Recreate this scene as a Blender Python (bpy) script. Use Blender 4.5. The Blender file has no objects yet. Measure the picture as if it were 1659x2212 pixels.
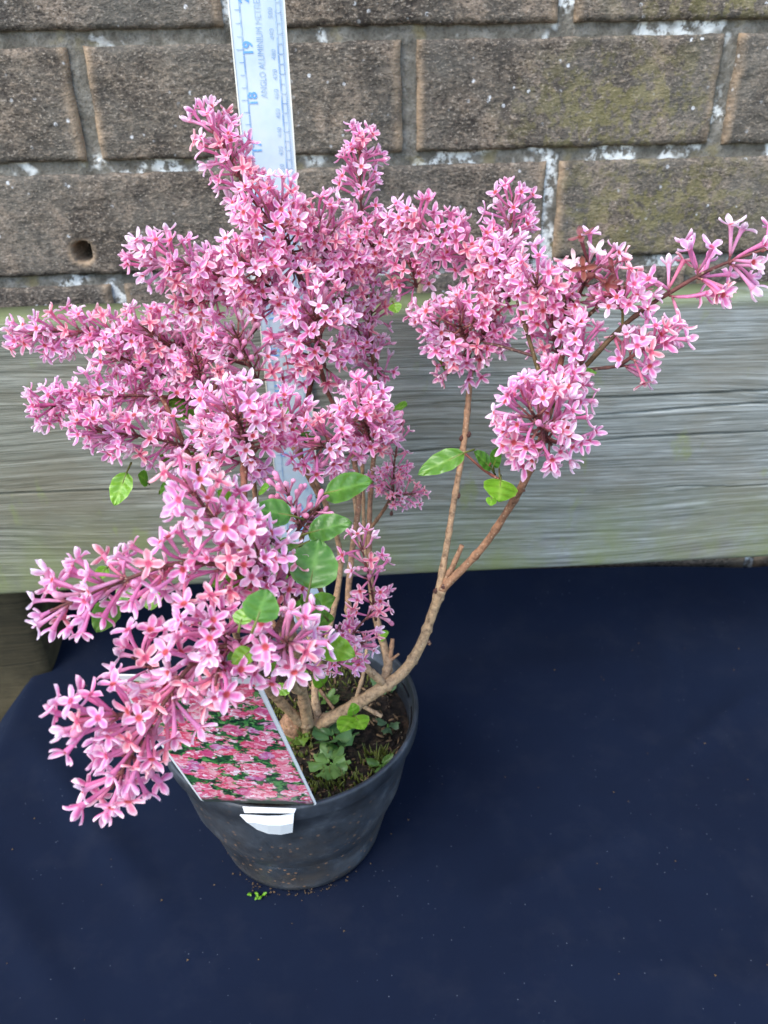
import bpy, math, random
import numpy as np
from mathutils import Vector, Matrix, noise
random.seed(7); np.random.seed(7)
D2 = bpy.data
SC = bpy.context.scene
COL = SC.collection

# ------------------------------------------------------------------ camera
W, H, F = 1659., 2212., 1661.
PITCH, YAW, ROLL = math.radians(29), math.radians(2.8), math.radians(1.3)
CAM = Vector((0, 0, .463))
FW = Vector((math.sin(YAW)*math.cos(PITCH), math.cos(YAW)*math.cos(PITCH), -math.sin(PITCH)))
R0 = Vector((math.cos(YAW), -math.sin(YAW), 0)); U0 = R0.cross(FW)
RT = math.cos(ROLL)*R0 - math.sin(ROLL)*U0
UP = math.sin(ROLL)*R0 + math.cos(ROLL)*U0
cd = D2.cameras.new('camera'); cam = D2.objects.new('camera', cd); COL.objects.link(cam)
M = Matrix.Identity(4)
for i in range(3):
    M[i][0], M[i][1], M[i][2], M[i][3] = RT[i], UP[i], -FW[i], CAM[i]
cam.matrix_world = M
cd.sensor_fit = 'VERTICAL'; cd.sensor_height = 24; cd.lens = F/H*24
cd.clip_start = .01; cd.clip_end = 50
cd.dof.use_dof = True; cd.dof.focus_distance = .375; cd.dof.aperture_fstop = 9
SC.camera = cam

# ------------------------------------------------------------------ light
SUN_EL, SUN_ROT = math.radians(52), math.radians(222)
w = D2.worlds.new('World'); SC.world = w; w.use_nodes = True
nt = w.node_tree; nt.nodes.clear()
sky = nt.nodes.new('ShaderNodeTexSky'); sky.sky_type = 'NISHITA'; sky.sun_disc = False
sky.sun_elevation = SUN_EL; sky.sun_rotation = SUN_ROT
sky.dust_density = 1.2; sky.ozone_density = 1.0; sky.air_density = 1.0
bg = nt.nodes.new('ShaderNodeBackground'); bg.inputs[1].default_value = .15
wo_ = nt.nodes.new('ShaderNodeOutputWorld')
nt.links.new(sky.outputs[0], bg.inputs[0]); nt.links.new(bg.outputs[0], wo_.inputs[0])
sl = D2.lights.new('sun', 'SUN'); sl.energy = 1.0; sl.angle = math.radians(28); sl.color = (1, .97, .93)
so = D2.objects.new('sun', sl); COL.objects.link(so)
sd = Vector((math.sin(SUN_ROT)*math.cos(SUN_EL), math.cos(SUN_ROT)*math.cos(SUN_EL), math.sin(SUN_EL)))
so.rotation_euler = (-sd).to_track_quat('-Z', 'Y').to_euler(); so.location = sd*3
SC.view_settings.view_transform = 'Standard'; SC.view_settings.look = 'None'
SC.view_settings.gamma = 1; SC.view_settings.exposure = 1.72
SC.cycles.max_bounces = 6; SC.cycles.diffuse_bounces = 4; SC.cycles.transmission_bounces = 3; SC.cycles.glossy_bounces = 2

# ------------------------------------------------------------------ measuring helpers
def ray(px, py): return FW + RT*((px-W/2)/F) - UP*((py-H/2)/F)
def at(px, py, Y):
    d = ray(px, py); return CAM + d*(Y/d.y)
def atz(px, py, z):
    d = ray(px, py); return CAM + d*((z-CAM.z)/d.z)
def depth(p): return (Vector(p)-CAM).dot(FW)
def S(r, g, b):
    f = lambda c: ((c/255+.055)/1.055)**2.4 if c > 10 else c/255/12.92
    return (f(r), f(g), f(b), 1)

# ------------------------------------------------------------------ materials
class NT:
    def __init__(s, name):
        s.m = D2.materials.new(name); s.m.use_nodes = True
        s.t = s.m.node_tree; s.b = s.t.nodes['Principled BSDF']; s.out = s.t.nodes['Material Output']
    def n(s, typ, **kw):
        nd = s.t.nodes.new('ShaderNode'+typ)
        for k, v in kw.items(): setattr(nd, k, v)
        return nd
    def l(s, a, b): s.t.links.new(a, b)
    def pos(s, scale=(1, 1, 1), kind='pos'):
        src = s.n('NewGeometry').outputs['Position'] if kind == 'pos' else s.n('TexCoord').outputs['Object' if kind == 'obj' else 'UV']
        mp = s.n('Mapping'); mp.inputs['Scale'].default_value = scale
        s.l(src, mp.inputs[0]); return mp.outputs[0]
    def noise(s, vec, scale, detail=4, rough=.6, dist=0):
        x = s.n('TexNoise'); x.inputs['Scale'].default_value = scale; x.inputs['Detail'].default_value = detail
        x.inputs['Roughness'].default_value = rough; x.inputs['Distortion'].default_value = dist
        s.l(vec, x.inputs['Vector']); return x.outputs['Fac']
    def voro(s, vec, scale, feature='F1', out='Distance', rnd=1):
        x = s.n('TexVoronoi'); x.feature = feature; x.inputs['Scale'].default_value = scale
        x.inputs['Randomness'].default_value = rnd
        s.l(vec, x.inputs['Vector']); return x.outputs[out]
    def ramp(s, fac, stops, interp='LINEAR'):
        x = s.n('ValToRGB'); cr = x.color_ramp; cr.interpolation = interp
        while len(cr.elements) < len(stops): cr.elements.new(.5)
        for e, (p, c) in zip(cr.elements, stops):
            e.position = p; e.color = c if hasattr(c, '__len__') else (c, c, c, 1)
        s.l(fac, x.inputs[0]); return x.outputs[0]
    def mix(s, fac, a, b, blend='MIX'):
        x = s.n('Mix'); x.data_type = 'RGBA'; x.blend_type = blend
        for sock, v in ((x.inputs[0], fac), (x.inputs[6], a), (x.inputs[7], b)):
            if hasattr(v, 'is_linked') or hasattr(v, 'links'): s.l(v, sock)
            else: sock.default_value = v
        return x.outputs[2]
    def math(s, op, a, b=None):
        x = s.n('Math'); x.operation = op
        for sock, v in ((x.inputs[0], a), (x.inputs[1], b)):
            if v is None: continue
            if hasattr(v, 'links'): s.l(v, sock)
            else: sock.default_value = v
        return x.outputs[0]
    def attr(s, name, out='Color'):
        x = s.n('Attribute'); x.attribute_name = name; return x.outputs[out]
    def bump(s, h, strength=.5, dist=.001):
        x = s.n('Bump'); x.inputs['Strength'].default_value = strength; x.inputs['Distance'].default_value = dist
        s.l(h, x.inputs['Height']); s.l(x.outputs[0], s.b.inputs['Normal'])
    def set(s, color=None, rough=None, spec=None, **kw):
        if color is not None:
            if hasattr(color, 'links'): s.l(color, s.b.inputs['Base Color'])
            else: s.b.inputs['Base Color'].default_value = color
        if rough is not None:
            if hasattr(rough, 'links'): s.l(rough, s.b.inputs['Roughness'])
            else: s.b.inputs['Roughness'].default_value = rough
        if spec is not None: s.b.inputs['Specular IOR Level'].default_value = spec
        return s

def mat_brick():
    s = NT('weathered_brick'); v = s.pos(); 
    a = s.noise(v, 40, 4, .6); b = s.noise(v, 14, 4, .6); c = s.noise(s.pos((1, 1, 1.9)), 170, 3, .65); f = s.noise(s.pos((1, 1, 1.6)), 420, 3, .7)
    col = s.ramp(a, [(.34, S(66, 61, 55)), (.45, S(84, 78, 70)), (.55, S(100, 92, 82)), (.66, S(126, 113, 99))])
    col = s.mix(s.math('MULTIPLY', s.ramp(c, [(.36, 1.), (.47, 0.)]), .8), col, S(56, 51, 47))
    col = s.mix(s.math('MULTIPLY', s.ramp(f, [(.37, 1.), (.46, 0.)]), .85), col, S(46, 42, 38))
    col = s.mix(s.math('MULTIPLY', s.ramp(c, [(.55, 0.), (.66, 1.)]), .6), col, S(146, 132, 116))
    col = s.mix(s.math('MULTIPLY', s.ramp(f, [(.58, 0.), (.66, 1.)]), .7), col, S(172, 162, 148))
    # object-to-object hue
    oi = s.n('ObjectInfo')
    col = s.mix(.55, col, s.mix(1., col, s.ramp(oi.outputs['Random'], [(0, (1.0, .95, .9, 1)), (.5, (1.08, 1.02, .94, 1)), (1, (.88, .88, .88, 1))]), 'MULTIPLY'))
    # grey film, moss and lichen
    col = s.mix(s.math('MULTIPLY', s.ramp(b, [(.42, 0.), (.66, 1.)]), .45), col, S(104, 102, 94))
    ms = s.attr('moss', 'Fac'); mm = s.math('MULTIPLY', ms, s.ramp(s.noise(v, 110, 4, .65), [(.47, 0.), (.56, 1.)]))
    col = s.mix(s.math('MULTIPLY', mm, .5), col, S(118, 112, 64))
    sp = s.math('MULTIPLY', s.ramp(s.voro(v, 95), [(.10, 1.), (.16, 0.)]), s.ramp(s.noise(v, 28, 2), [(.49, 0.), (.56, 1.)]))
    sp = s.math('MULTIPLY', sp, s.ramp(s.noise(v, 500, 2), [(.4, 0.), (.5, 1.)]))
    col = s.mix(sp, col, S(190, 192, 192))
    col = s.mix(s.math('MULTIPLY', s.attr('arris', 'Fac'), s.ramp(a, [(.36, .25), (.55, .95)])), col, S(160, 138, 112))
    s.set(col, .92, .25); s.bump(s.math('ADD', s.math('ADD', c, s.math('MULTIPLY', f, .5)), s.math('MULTIPLY', a, .6)), 1., .0022)
    return s.m
def mat_mortar():
    s = NT('old_mortar'); v = s.pos()
    a = s.noise(v, 60, 6, .7); c = s.noise(v, 330, 3, .7)
    col = s.ramp(a, [(.35, S(80, 77, 69)), (.5, S(106, 103, 94)), (.65, S(132, 129, 120))])
    col = s.mix(s.math('MULTIPLY', s.ramp(c, [(.35, 1.), (.5, 0.)]), .6), col, S(72, 68, 60))
    li = s.math('MULTIPLY', s.ramp(s.noise(v, 26, 3, .55), [(.53, 0.), (.59, 1.)]), s.ramp(s.noise(v, 150, 4, .65), [(.43, 0.), (.53, 1.)]))
    col = s.mix(li, col, S(205, 208, 204))
    ye = s.math('MULTIPLY', s.ramp(s.noise(v, 33, 3, .55), [(.6, 0.), (.68, 1.)]), .5)
    col = s.mix(ye, col, S(128, 118, 80))
    s.set(col, .95, .2); s.bump(s.math('ADD', c, a), 1, .0018); return s.m
def mat_wood(name, ca, cb, cc, moss_low, moss_amt):
    s = NT(name); v = s.pos()
    wz = s.n('CombineXYZ'); s.l(s.math('MULTIPLY', s.math('SUBTRACT', s.noise(s.pos((2.2, 1, 7)), 1, 2, .5), .5), .05), wz.inputs[2])
    ad = s.n('VectorMath'); ad.operation = 'ADD'; s.l(v, ad.inputs[0]); s.l(wz.outputs[0], ad.inputs[1])   # wandering grain
    def gm(sc):
        mp = s.n('Mapping'); mp.inputs['Scale'].default_value = sc; s.l(ad.outputs[0], mp.inputs[0]); return mp.outputs[0]
    a = s.noise(gm((7, 20, 560)), 1, 3, .6); b = s.noise(gm((3, 8, 130)), 1, 3, .5); f = s.noise(gm((30, 20, 1100)), 1, 2, .6); big = s.noise(s.pos((3, 3, 9)), 1, 3, .5)
    col = s.ramp(b, [(.3, [.8*x+.2*y for x, y in zip(cb, ca)]), (.7, [.8*x+.2*y for x, y in zip(cb, cc)])])
    col = s.mix(s.math('MULTIPLY', s.ramp(a, [(.36, 1.), (.46, 0.)]), .7), col, ca)
    col = s.mix(s.math('MULTIPLY', s.ramp(a, [(.54, 0.), (.64, 1.)]), .7), col, cc)
    col = s.mix(s.math('MULTIPLY', s.ramp(f, [(.34, 1.), (.44, 0.)]), .6), col, ca)
    col = s.mix(s.math('MULTIPLY', s.ramp(f, [(.58, 0.), (.66, 1.)]), .6), col, cc)
    col = s.mix(s.math('MULTIPLY', s.ramp(s.noise(s.pos((12, 12, 22)), 1, 5, .65), [(.45, 0.), (.65, 1.)]), .4), col, S(108, 102, 84))
    xs = s.n('SeparateXYZ'); s.l(v, xs.inputs[0])
    # the board's left half is browner and damper, its right half bleached
    fx = s.n('MapRange'); fx.inputs[1].default_value = -.3; fx.inputs[2].default_value = .2
    s.l(s.math('ADD', xs.outputs[0], s.math('MULTIPLY', s.math('SUBTRACT', big, .5), .25)), fx.inputs[0])
    col = s.mix(fx.outputs[0], s.mix(1., col, (.82, .76, .62, 1), 'MULTIPLY'), col)
    # algae
    fz = s.n('MapRange'); fz.inputs[1].default_value = moss_low; fz.inputs[2].default_value = moss_low+.085
    fz.inputs[3].default_value = 1; fz.inputs[4].default_value = 0; s.l(xs.outputs[2], fz.inputs[0])
    al = s.math('MULTIPLY', fz.outputs[0], s.ramp(s.noise(s.pos((14, 14, 10)), 1, 5, .65), [(.38, 0.), (.6, 1.)]))
    tz = s.n('MapRange'); tz.inputs[1].default_value = .322; tz.inputs[2].default_value = .334; s.l(xs.outputs[2], tz.inputs[0])
    al = s.math('ADD', al, s.math('MULTIPLY', tz.outputs[0], s.ramp(s.noise(s.pos((20, 20, 20)), 1, 4), [(.35, .4), (.55, 1.)])))
    pt = s.ramp(s.noise(s.pos((38, 10, 16)), 1, 4, .6), [(.62, 0.), (.7, 1.)])
    al = s.math('MAXIMUM', al, s.math('MULTIPLY', pt, .6))
    al = s.math('MULTIPLY', al, moss_amt)
    col = s.mix(al, col, S(110, 120, 70))
    s.set(col, .85, .3); s.bump(s.math('ADD', a, f), .45, .001); return s.m
def mat_fabric():
    s = NT('navy_cloth'); v = s.pos()
    wv = s.n('TexWave'); wv.inputs['Scale'].default_value = 900; wv.bands_direction = 'DIAGONAL'; s.l(v, wv.inputs[0])
    big = s.noise(s.pos((1, 1, 1)), 9, 4, .6)
    col = s.ramp(big, [(.3, S(11, 20, 38)), (.7, S(14, 24, 43))])
    sp = s.ramp(s.voro(v, 170), [(.03, 1.), (.08, 0.)])
    sp = s.math('MULTIPLY', sp, s.ramp(s.noise(v, 60, 2), [(.47, 0.), (.56, 1.)]))
    col = s.mix(s.math('MULTIPLY', sp, .32), col, S(150, 158, 172))
    dust = s.math('MULTIPLY', s.ramp(s.noise(v, 22, 6, .7), [(.5, 0.), (.85, 1.)]), .04)
    col = s.mix(dust, col, S(112, 112, 112))
    s.set(col, .85, .12); s.b.inputs['Sheen Weight'].default_value = .08; s.b.inputs['Sheen Roughness'].default_value = .4
    s.b.inputs['Sheen Tint'].default_value = S(120, 150, 190)
    s.bump(s.math('ADD', wv.outputs['Fac'], s.math('MULTIPLY', s.noise(v, 300, 3), .6)), .25, .0004); return s.m
def mat_pot():
    s = NT('black_plastic'); v = s.pos()
    a = s.noise(v, 30, 6, .65); st = s.noise(s.pos((60, 60, 12)), 1, 4, .6)
    col = s.ramp(a, [(.35, S(30, 34, 39)), (.55, S(50, 56, 63)), (.7, S(84, 90, 96))])
    xs = s.n('SeparateXYZ'); s.l(v, xs.inputs[0])
    fz = s.n('MapRange'); fz.inputs[1].default_value = .03; fz.inputs[2].default_value = .10; fz.inputs[3].default_value = 1; fz.inputs[4].default_value = 0.08
    s.l(xs.outputs[2], fz.inputs[0])
    sp = s.ramp(s.voro(v, 190), [(.17, 1.), (.24, 0.)]); sp = s.math('MULTIPLY', sp, s.ramp(s.noise(v, 55, 3, .6), [(.46, 0.), (.55, 1.)]))
    col = s.mix(s.math('MULTIPLY', sp, fz.outputs[0]), col, S(136, 104, 78))
    col = s.mix(s.math('MULTIPLY', s.math('MULTIPLY', fz.outputs[0], s.ramp(s.noise(v, 40, 5, .7), [(.4, 0.), (.65, 1.)])), .55), col, S(78, 70, 60))
    s.set(col, s.ramp(st, [(.3, .34), (.7, .6)]), .5); s.bump(s.math('ADD', a, s.math('MULTIPLY', st, .5)), .2, .001); return s.m
def mat_soil():
    s = NT('damp_compost'); v = s.pos(); a = s.noise(v, 180, 6, .75); b = s.noise(v, 30, 3)
    col = s.ramp(a, [(.35, S(16, 13, 11)), (.5, S(34, 27, 22)), (.6, S(66, 52, 40)), (.72, S(96, 78, 60))])
    col = s.mix(s.math('MULTIPLY', s.ramp(s.noise(v, 34, 5, .7), [(.52, 0.), (.66, 1.)]), .45), col, S(58, 66, 30))
    s.set(col, .9, .3); s.bump(s.math('ADD', a, b), 1, .003); return s.m
def mat_bark():
    s = NT('lilac_bark'); v = s.pos(); g = s.noise(v, 300, 5, .7); b = s.noise(v, 60, 3)
    base = s.attr('Col'); col = s.mix(1., base, s.ramp(g, [(.32, (.42, .38, .35, 1)), (.48, (1, 1, 1, 1)), (.66, (1.5, 1.45, 1.35, 1))]), 'MULTIPLY')
    col = s.mix(s.math('MULTIPLY', s.ramp(s.voro(v, 380), [(.16, 1.), (.26, 0.)]), .4), col, S(196, 176, 146))
    s.set(col, .75, .35); s.bump(s.math('ADD', g, b), .6, .0008); return s.m
def mat_flower():
    s = NT('lilac_petal'); v = s.pos()
    col = s.mix(1., s.attr('Col'), s.ramp(s.noise(v, 700, 3), [(.3, (.88, .86, .88, 1)), (.7, (1.08, 1.08, 1.06, 1))]), 'MULTIPLY')
    s.set(col, .6, .15)
    tr = s.n('BsdfTranslucent'); s.l(col, tr.inputs[0])
    mx = s.n('MixShader'); mx.inputs[0].default_value = .42
    s.l(s.b.outputs[0], mx.inputs[1]); s.l(tr.outputs[0], mx.inputs[2]); s.l(mx.outputs[0], s.out.inputs[0]); return s.m
def mat_leaf():
    s = NT('lilac_leaf'); v = s.pos()
    col = s.mix(1., s.attr('Col'), s.ramp(s.noise(v, 110, 4), [(.3, (.75, .78, .7, 1)), (.7, (1.2, 1.15, 1.1, 1))]), 'MULTIPLY')
    s.set(col, s.ramp(s.noise(v, 90, 3), [(.35, .28), (.65, .45)]), .5)
    s.bump(s.noise(v, 420, 3), .3, .0006)
    tr = s.n('BsdfTranslucent'); s.l(s.mix(1., col, (1.2, 1.5, .5, 1), 'MULTIPLY'), tr.inputs[0])
    mx = s.n('MixShader'); mx.inputs[0].default_value = .3
    s.l(s.b.outputs[0], mx.inputs[1]); s.l(tr.outputs[0], mx.inputs[2]); s.l(mx.outputs[0], s.out.inputs[0]); return s.m
def mat_simple(name, c, rough=.5, spec=.5, var=.08, sc=120):
    s = NT(name); v = s.pos()
    k = s.ramp(s.noise(v, sc, 4), [(.3, (1-var, 1-var, 1-var, 1)), (.7, (1+var, 1+var, 1+var, 1))])
    s.set(s.mix(1., c, k, 'MULTIPLY'), rough, spec); return s.m
def mat_ruler():
    s = NT('worn_white_enamel'); v = s.pos()
    col = s.ramp(s.noise(v, 40, 4, .6), [(.3, S(158, 176, 188)), (.6, S(176, 191, 200)), (.8, S(184, 192, 192))])
    xs = s.n('SeparateXYZ'); s.l(v, xs.inputs[0])
    fz = s.n('MapRange'); fz.inputs[1].default_value = .1; fz.inputs[2].default_value = .42; fz.inputs[3].default_value = 1; fz.inputs[4].default_value = .25
    s.l(xs.outputs[2], fz.inputs[0])
    gr = s.math('MULTIPLY', s.ramp(s.noise(v, 55, 6, .7), [(.48, 0.), (.7, 1.)]), s.math('MULTIPLY', fz.outputs[0], .5))
    col = s.mix(gr, col, S(176, 172, 156))
    s.set(col, .4, .5); return s.m
def mat_ink(name, c, faded, lo, hi):
    s = NT(name); v = s.pos()
    col = s.mix(s.ramp(s.noise(v, 95, 5, .65), [(lo, 0.), (hi, 1.)]), faded, c)
    s.set(col, .45, .4); return s.m
def mat_print():
    s = NT('printed_lilac_picture'); v = s.pos((1, 1, 1), 'obj')
    big = s.noise(v, 60, 4, .6); n2 = s.noise(v, 650, 3, .7)
    wv = s.n('VectorMath'); wv.operation = 'ADD'; nz = s.n('TexNoise'); nz.inputs['Scale'].default_value = 260; s.l(v, nz.inputs['Vector'])
    sc2 = s.n('VectorMath'); sc2.operation = 'SCALE'; sc2.inputs['Scale'].default_value = .006; s.l(nz.outputs['Color'], sc2.inputs[0])
    s.l(v, wv.inputs[0]); s.l(sc2.outputs[0], wv.inputs[1]); wp = wv.outputs[0]
    cl_d = s.voro(wp, 105); cl_c = s.voro(wp, 105, out='Color'); pe = s.voro(wp, 520, out='Color')
    sep = s.n('SeparateColor'); s.l(pe, sep.inputs[0]); se2 = s.n('SeparateColor'); s.l(cl_c, se2.inputs[0])
    pink = s.ramp(sep.outputs[0], [(0, S(206, 52, 92)), (.3, S(236, 98, 136)), (.55, S(246, 150, 180)), (.85, S(255, 226, 234)), (1, S(255, 240, 244))])
    pink = s.mix(s.math('MULTIPLY', s.ramp(se2.outputs[0], [(.75, 0.), (.9, 1.)]), .45), pink, S(160, 80, 170))
    pink = s.mix(s.math('MULTIPLY', s.ramp(se2.outputs[1], [(.2, 1.), (.5, 0.)]), .4), pink, S(232, 60, 84))
    green = s.ramp(sep.outputs[1], [(0, S(16, 38, 28)), (.4, S(34, 78, 48)), (.75, S(62, 132, 64)), (1, S(112, 168, 92))])
    mask = s.ramp(s.math('ADD', cl_d, s.math('ADD', s.math('MULTIPLY', s.math('SUBTRACT', sep.outputs[2], .5), .22), s.math('MULTIPLY', s.math('SUBTRACT', big, .5), -.9))), [(.58, 1.), (.64, 0.)])
    col = s.mix(mask, green, pink)
    col = s.mix(s.math('MULTIPLY', s.ramp(n2, [(.3, 1.), (.42, 0.)]), .35), col, S(110, 24, 50))
    xs = s.n('SeparateXYZ'); s.l(v, xs.inputs[0])
    fb = s.n('MapRange'); fb.inputs[1].default_value = .004; fb.inputs[2].default_value = .011; fb.inputs[3].default_value = 1; fb.inputs[4].default_value = 0
    s.l(s.math('ADD', xs.outputs[1], s.math('MULTIPLY', s.math('SUBTRACT', big, .5), .02)), fb.inputs[0])
    col = s.mix(fb.outputs[0], col, S(58, 66, 58))
    s.set(col, .3, .5); return s.m

MT = dict(brick=mat_brick(), mortar=mat_mortar(),
          plank=mat_wood('weathered_board', S(74, 78, 74), S(114, 119, 114), S(152, 158, 155), .108, .9),
          post=mat_wood('shaded_post', S(34, 33, 24), S(50, 48, 36), S(66, 62, 48), -2., .5),  # wood tones darkened to carry the shade behind the board
          fabric=mat_fabric(), pot=mat_pot(), soil=mat_soil(), bark=mat_bark(), flower=mat_flower(), leaf=mat_leaf(),
          ruler=mat_ruler(), numeral=mat_ink('blue_numeral', S(92, 146, 206), S(170, 205, 232), .36, .52),
          faint=mat_ink('faded_blue_print', S(112, 142, 178), S(162, 182, 196), .42, .6),
          steel=mat_simple('ruler_edge', S(205, 205, 190), .35), card=mat_simple('white_card', S(232, 236, 236), .35, .5, .03),
          pic=mat_print(), slot=mat_simple('dark_slot', S(14, 15, 17), .7), dirt=mat_simple('crumb', S(92, 74, 54), .9, .2, .3),
          ground=mat_simple('paving', S(96, 92, 86), .9, .2, .2, 25), bench=mat_simple('bench_wood', S(90, 78, 62), .85, .2, .2, 30))

# ------------------------------------------------------------------ object helpers
WO = {}
def mesh(name, V, Fc, mat, col=None, fac=None, smooth=True):
    me = D2.meshes.new(name); me.from_pydata([tuple(v) for v in V], [], [tuple(f) for f in Fc]); me.materials.append(mat)
    if col is not None:
        a = me.color_attributes.new('Col', 'FLOAT_COLOR', 'POINT')
        c = np.ones((len(V), 4), np.float32); c[:, :3] = np.asarray(col)[:, :3]; a.data.foreach_set('color', c.ravel())
    for k, vals in (fac or {}).items():
        a = me.attributes.new(k, 'FLOAT', 'POINT'); a.data.foreach_set('value', np.asarray(vals, np.float32))
    if smooth: me.polygons.foreach_set('use_smooth', [True]*len(me.polygons))
    me.update(); return me
def link(name, me, parent=None, origin=(0, 0, 0)):
    o = D2.objects.new(name, me); COL.objects.link(o); WO[o.name] = Vector(origin)
    o.parent = parent; o.location = Vector(origin) - (WO[parent.name] if parent else Vector()); return o
def obj(name, V, Fc, mat, parent=None, origin=None, **kw):
    V = np.asarray([tuple(v) for v in V], float)
    if origin is None:
        origin = Vector(((V[:, 0].min()+V[:, 0].max())/2, (V[:, 1].min()+V[:, 1].max())/2, V[:, 2].min()))
    return link(name, mesh(name, V-np.array(origin), Fc, mat, **kw), parent, origin)
def empty(name, loc):
    o = D2.objects.new(name, None); COL.objects.link(o); o.location = loc; o.empty_display_size = .02; WO[o.name] = Vector(loc); return o
def tag(o, label=None, cat=None, group=None, kind=None):
    for k, v in (('label', label), ('category', cat), ('group', group), ('kind', kind)):
        if v: o[k] = v
    return o
def box(x0, x1, y0, y1, z0, z1):
    V = [(x, y, z) for x in (x0, x1) for y in (y0, y1) for z in (z0, z1)]
    return V, [(0, 1, 3, 2), (4, 6, 7, 5), (0, 4, 5, 1), (2, 3, 7, 6), (0, 2, 6, 4), (1, 5, 7, 3)]
def grid(nx, nz, fn, flip=False):
    V = [fn(i/nx, j/nz) for j in range(nz+1) for i in range(nx+1)]
    Fc = []
    for j in range(nz):
        for i in range(nx):
            a = j*(nx+1)+i; f = (a, a+1, a+nx+2, a+nx+1); Fc.append(f[::-1] if flip else f)
    return V, Fc
def N3(x, y, z): return noise.noise((x, y, z))
def catmull(P, n):
    P = [Vector(p) for p in P]
    if len(P) == 2: P = [P[0], P[0].lerp(P[1], .5), P[1]]
    Q = [P[0]*2-P[1]] + P + [P[-1]*2-P[-2]]; out = []
    for k in range(1, len(Q)-2):
        for i in range(n):
            t = i/n; a, b, c, d = Q[k-1], Q[k], Q[k+1], Q[k+2]
            out.append(.5*((2*b)+(c-a)*t+(2*a-5*b+4*c-d)*t*t+(3*b-a-3*c+d)*t**3))
    out.append(P[-1]); return out
def tube(P, rad, sides=6, cap=True):
    """swept tube through P with radii rad"""
    P = [Vector(p) for p in P]; V = []; Fc = []
    T = [(P[min(i+1, len(P)-1)]-P[max(i-1, 0)]).normalized() for i in range(len(P))]
    u = T[0].orthogonal().normalized()
    for i, p in enumerate(P):
        u = (u - T[i]*u.dot(T[i])).normalized(); v = T[i].cross(u)
        for k in range(sides):
            a = 2*math.pi*k/sides; V.append(p + (u*math.cos(a)+v*math.sin(a))*rad[i])
    for i in range(len(P)-1):
        for k in range(sides):
            a = i*sides+k; b = i*sides+(k+1) % sides; Fc.append((a, b, b+sides, a+sides))
    if cap:
        Fc.append(tuple(range(sides))[::-1]); n = (len(P)-1)*sides; Fc.append(tuple(range(n, n+sides)))
    return V, Fc
class MB:
    def __init__(s): s.V = []; s.F = []; s.C = []
    def add(s, V, Fc, c=None):
        o = len(s.V); s.V += [tuple(v) for v in V]; s.F += [tuple(i+o for i in f) for f in Fc]
        if c is not None: s.C += [tuple(c[:3])]*len(V) if not hasattr(c[0], '__len__') else [tuple(x[:3]) for x in c]

# ================================================================== brick wall
WY = .66; CW, CH, JT = .2437, .0845, .0122
wall = empty('brick_wall', (0, WY, -.45))
tag(wall, 'weathered brown brick wall with pale lichen on its mortar joints, behind the wooden board', 'wall')
def mfn(u, v):
    x = -1.0+2.1*u; z = -.45+1.5*v
    y = WY+.0045 + .0016*N3(x*40, 3, z*40) + .0012*N3(x*120, 7, z*120) + .0007*N3(x*330, 1, z*330)
    if math.hypot(x+.2074, z-.3499) < .016: y += .085
    return (x, y, z)
V, Fc = grid(420, 300, mfn)
obj('mortar', V, Fc, MT['mortar'], wall, (0, WY, -.45))
HOLE = (-.2074, .3499)
ZB = .4172      # bottom of the course that carries the big mossy brick
def brick_mesh(x0, x1, z0, z1, fine, moss=None, hole=False):
    """one brick: closed block whose face is uneven, with raised arrises"""
    st = .0022 if fine else .02
    nx, nz = max(2, int((x1-x0)/st)), max(2, int((z1-z0)/st)); seed = x0*37+z0*91
    nr = 2 if fine else 1
    V = []; arr = []; mo = []
    wob = lambda a, k: .0011*N3(a*55, k, seed)+.0006*N3(a*170, k+3, seed)
    for j in range(nz+1):
        for i in range(nx+1):
            u, v = i/nx, j/nz
            zz = z0+(z1-z0)*v; xx = x0+(x1-x0)*u
            xx += (1-u)*wob(zz, 1.) + u*wob(zz, 2.); zz += (1-v)*wob(xx, 3.) + v*wob(xx, 4.)
            e = min(u*(x1-x0), (1-u)*(x1-x0)); ez = min(v*(z1-z0), (1-v)*(z1-z0)); em = min(e, ez)
            rr = max(0, 1-em/.0035)
            y = WY - .001 + .0028*rr*rr
            if fine:
                lip = max(0, 1-abs(e-.004)/.004)
                y -= .0009*lip
                y += .0011*N3(xx*30, seed, zz*55) + .0008*N3(xx*110, seed, zz*170) + .0004*N3(xx*330, seed, zz*420)
                p = N3(xx*70, seed+9, zz*120); y += .0018*max(0, p-.32)
                if hole:
                    d = math.hypot(xx-HOLE[0], zz-HOLE[1])
                    if d < .0078: y += .06*min(1, (.0078-d)/.0016)
                    elif d < .011: y += .0012*(1-(d-.0078)/.0032)
            V.append((xx, y, zz))
            a = max(0, 1-e/.0075)
            if hole:
                d = math.hypot(xx-HOLE[0], zz-HOLE[1]); a = max(a, max(0, 1-abs(d-.009)/.003))
            arr.append(a); mo.append(max(0, 1-((xx-moss[0])/moss[2])**2-((zz-moss[1])/moss[3])**2) if moss else 0)
    Fc = [(j*(nx+1)+i, j*(nx+1)+i+1, (j+1)*(nx+1)+i+1, (j+1)*(nx+1)+i) for j in range(nz) for i in range(nx)]
    # sides go straight back
    per = [i for i in range(nx+1)] + [j*(nx+1)+nx for j in range(1, nz+1)] + [nz*(nx+1)+i for i in range(nx-1, -1, -1)] + [j*(nx+1) for j in range(nz-1, 0, -1)]
    o = len(V)
    for k in per: V.append((V[k][0], WY+.09, V[k][2])); arr.append(0); mo.append(0)
    n = len(per)
    for k in range(n): Fc.append((per[k], o+k, o+(k+1) % n, per[(k+1) % n]))
    return V, Fc, dict(arris=arr, moss=mo)
coarse = None
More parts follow.
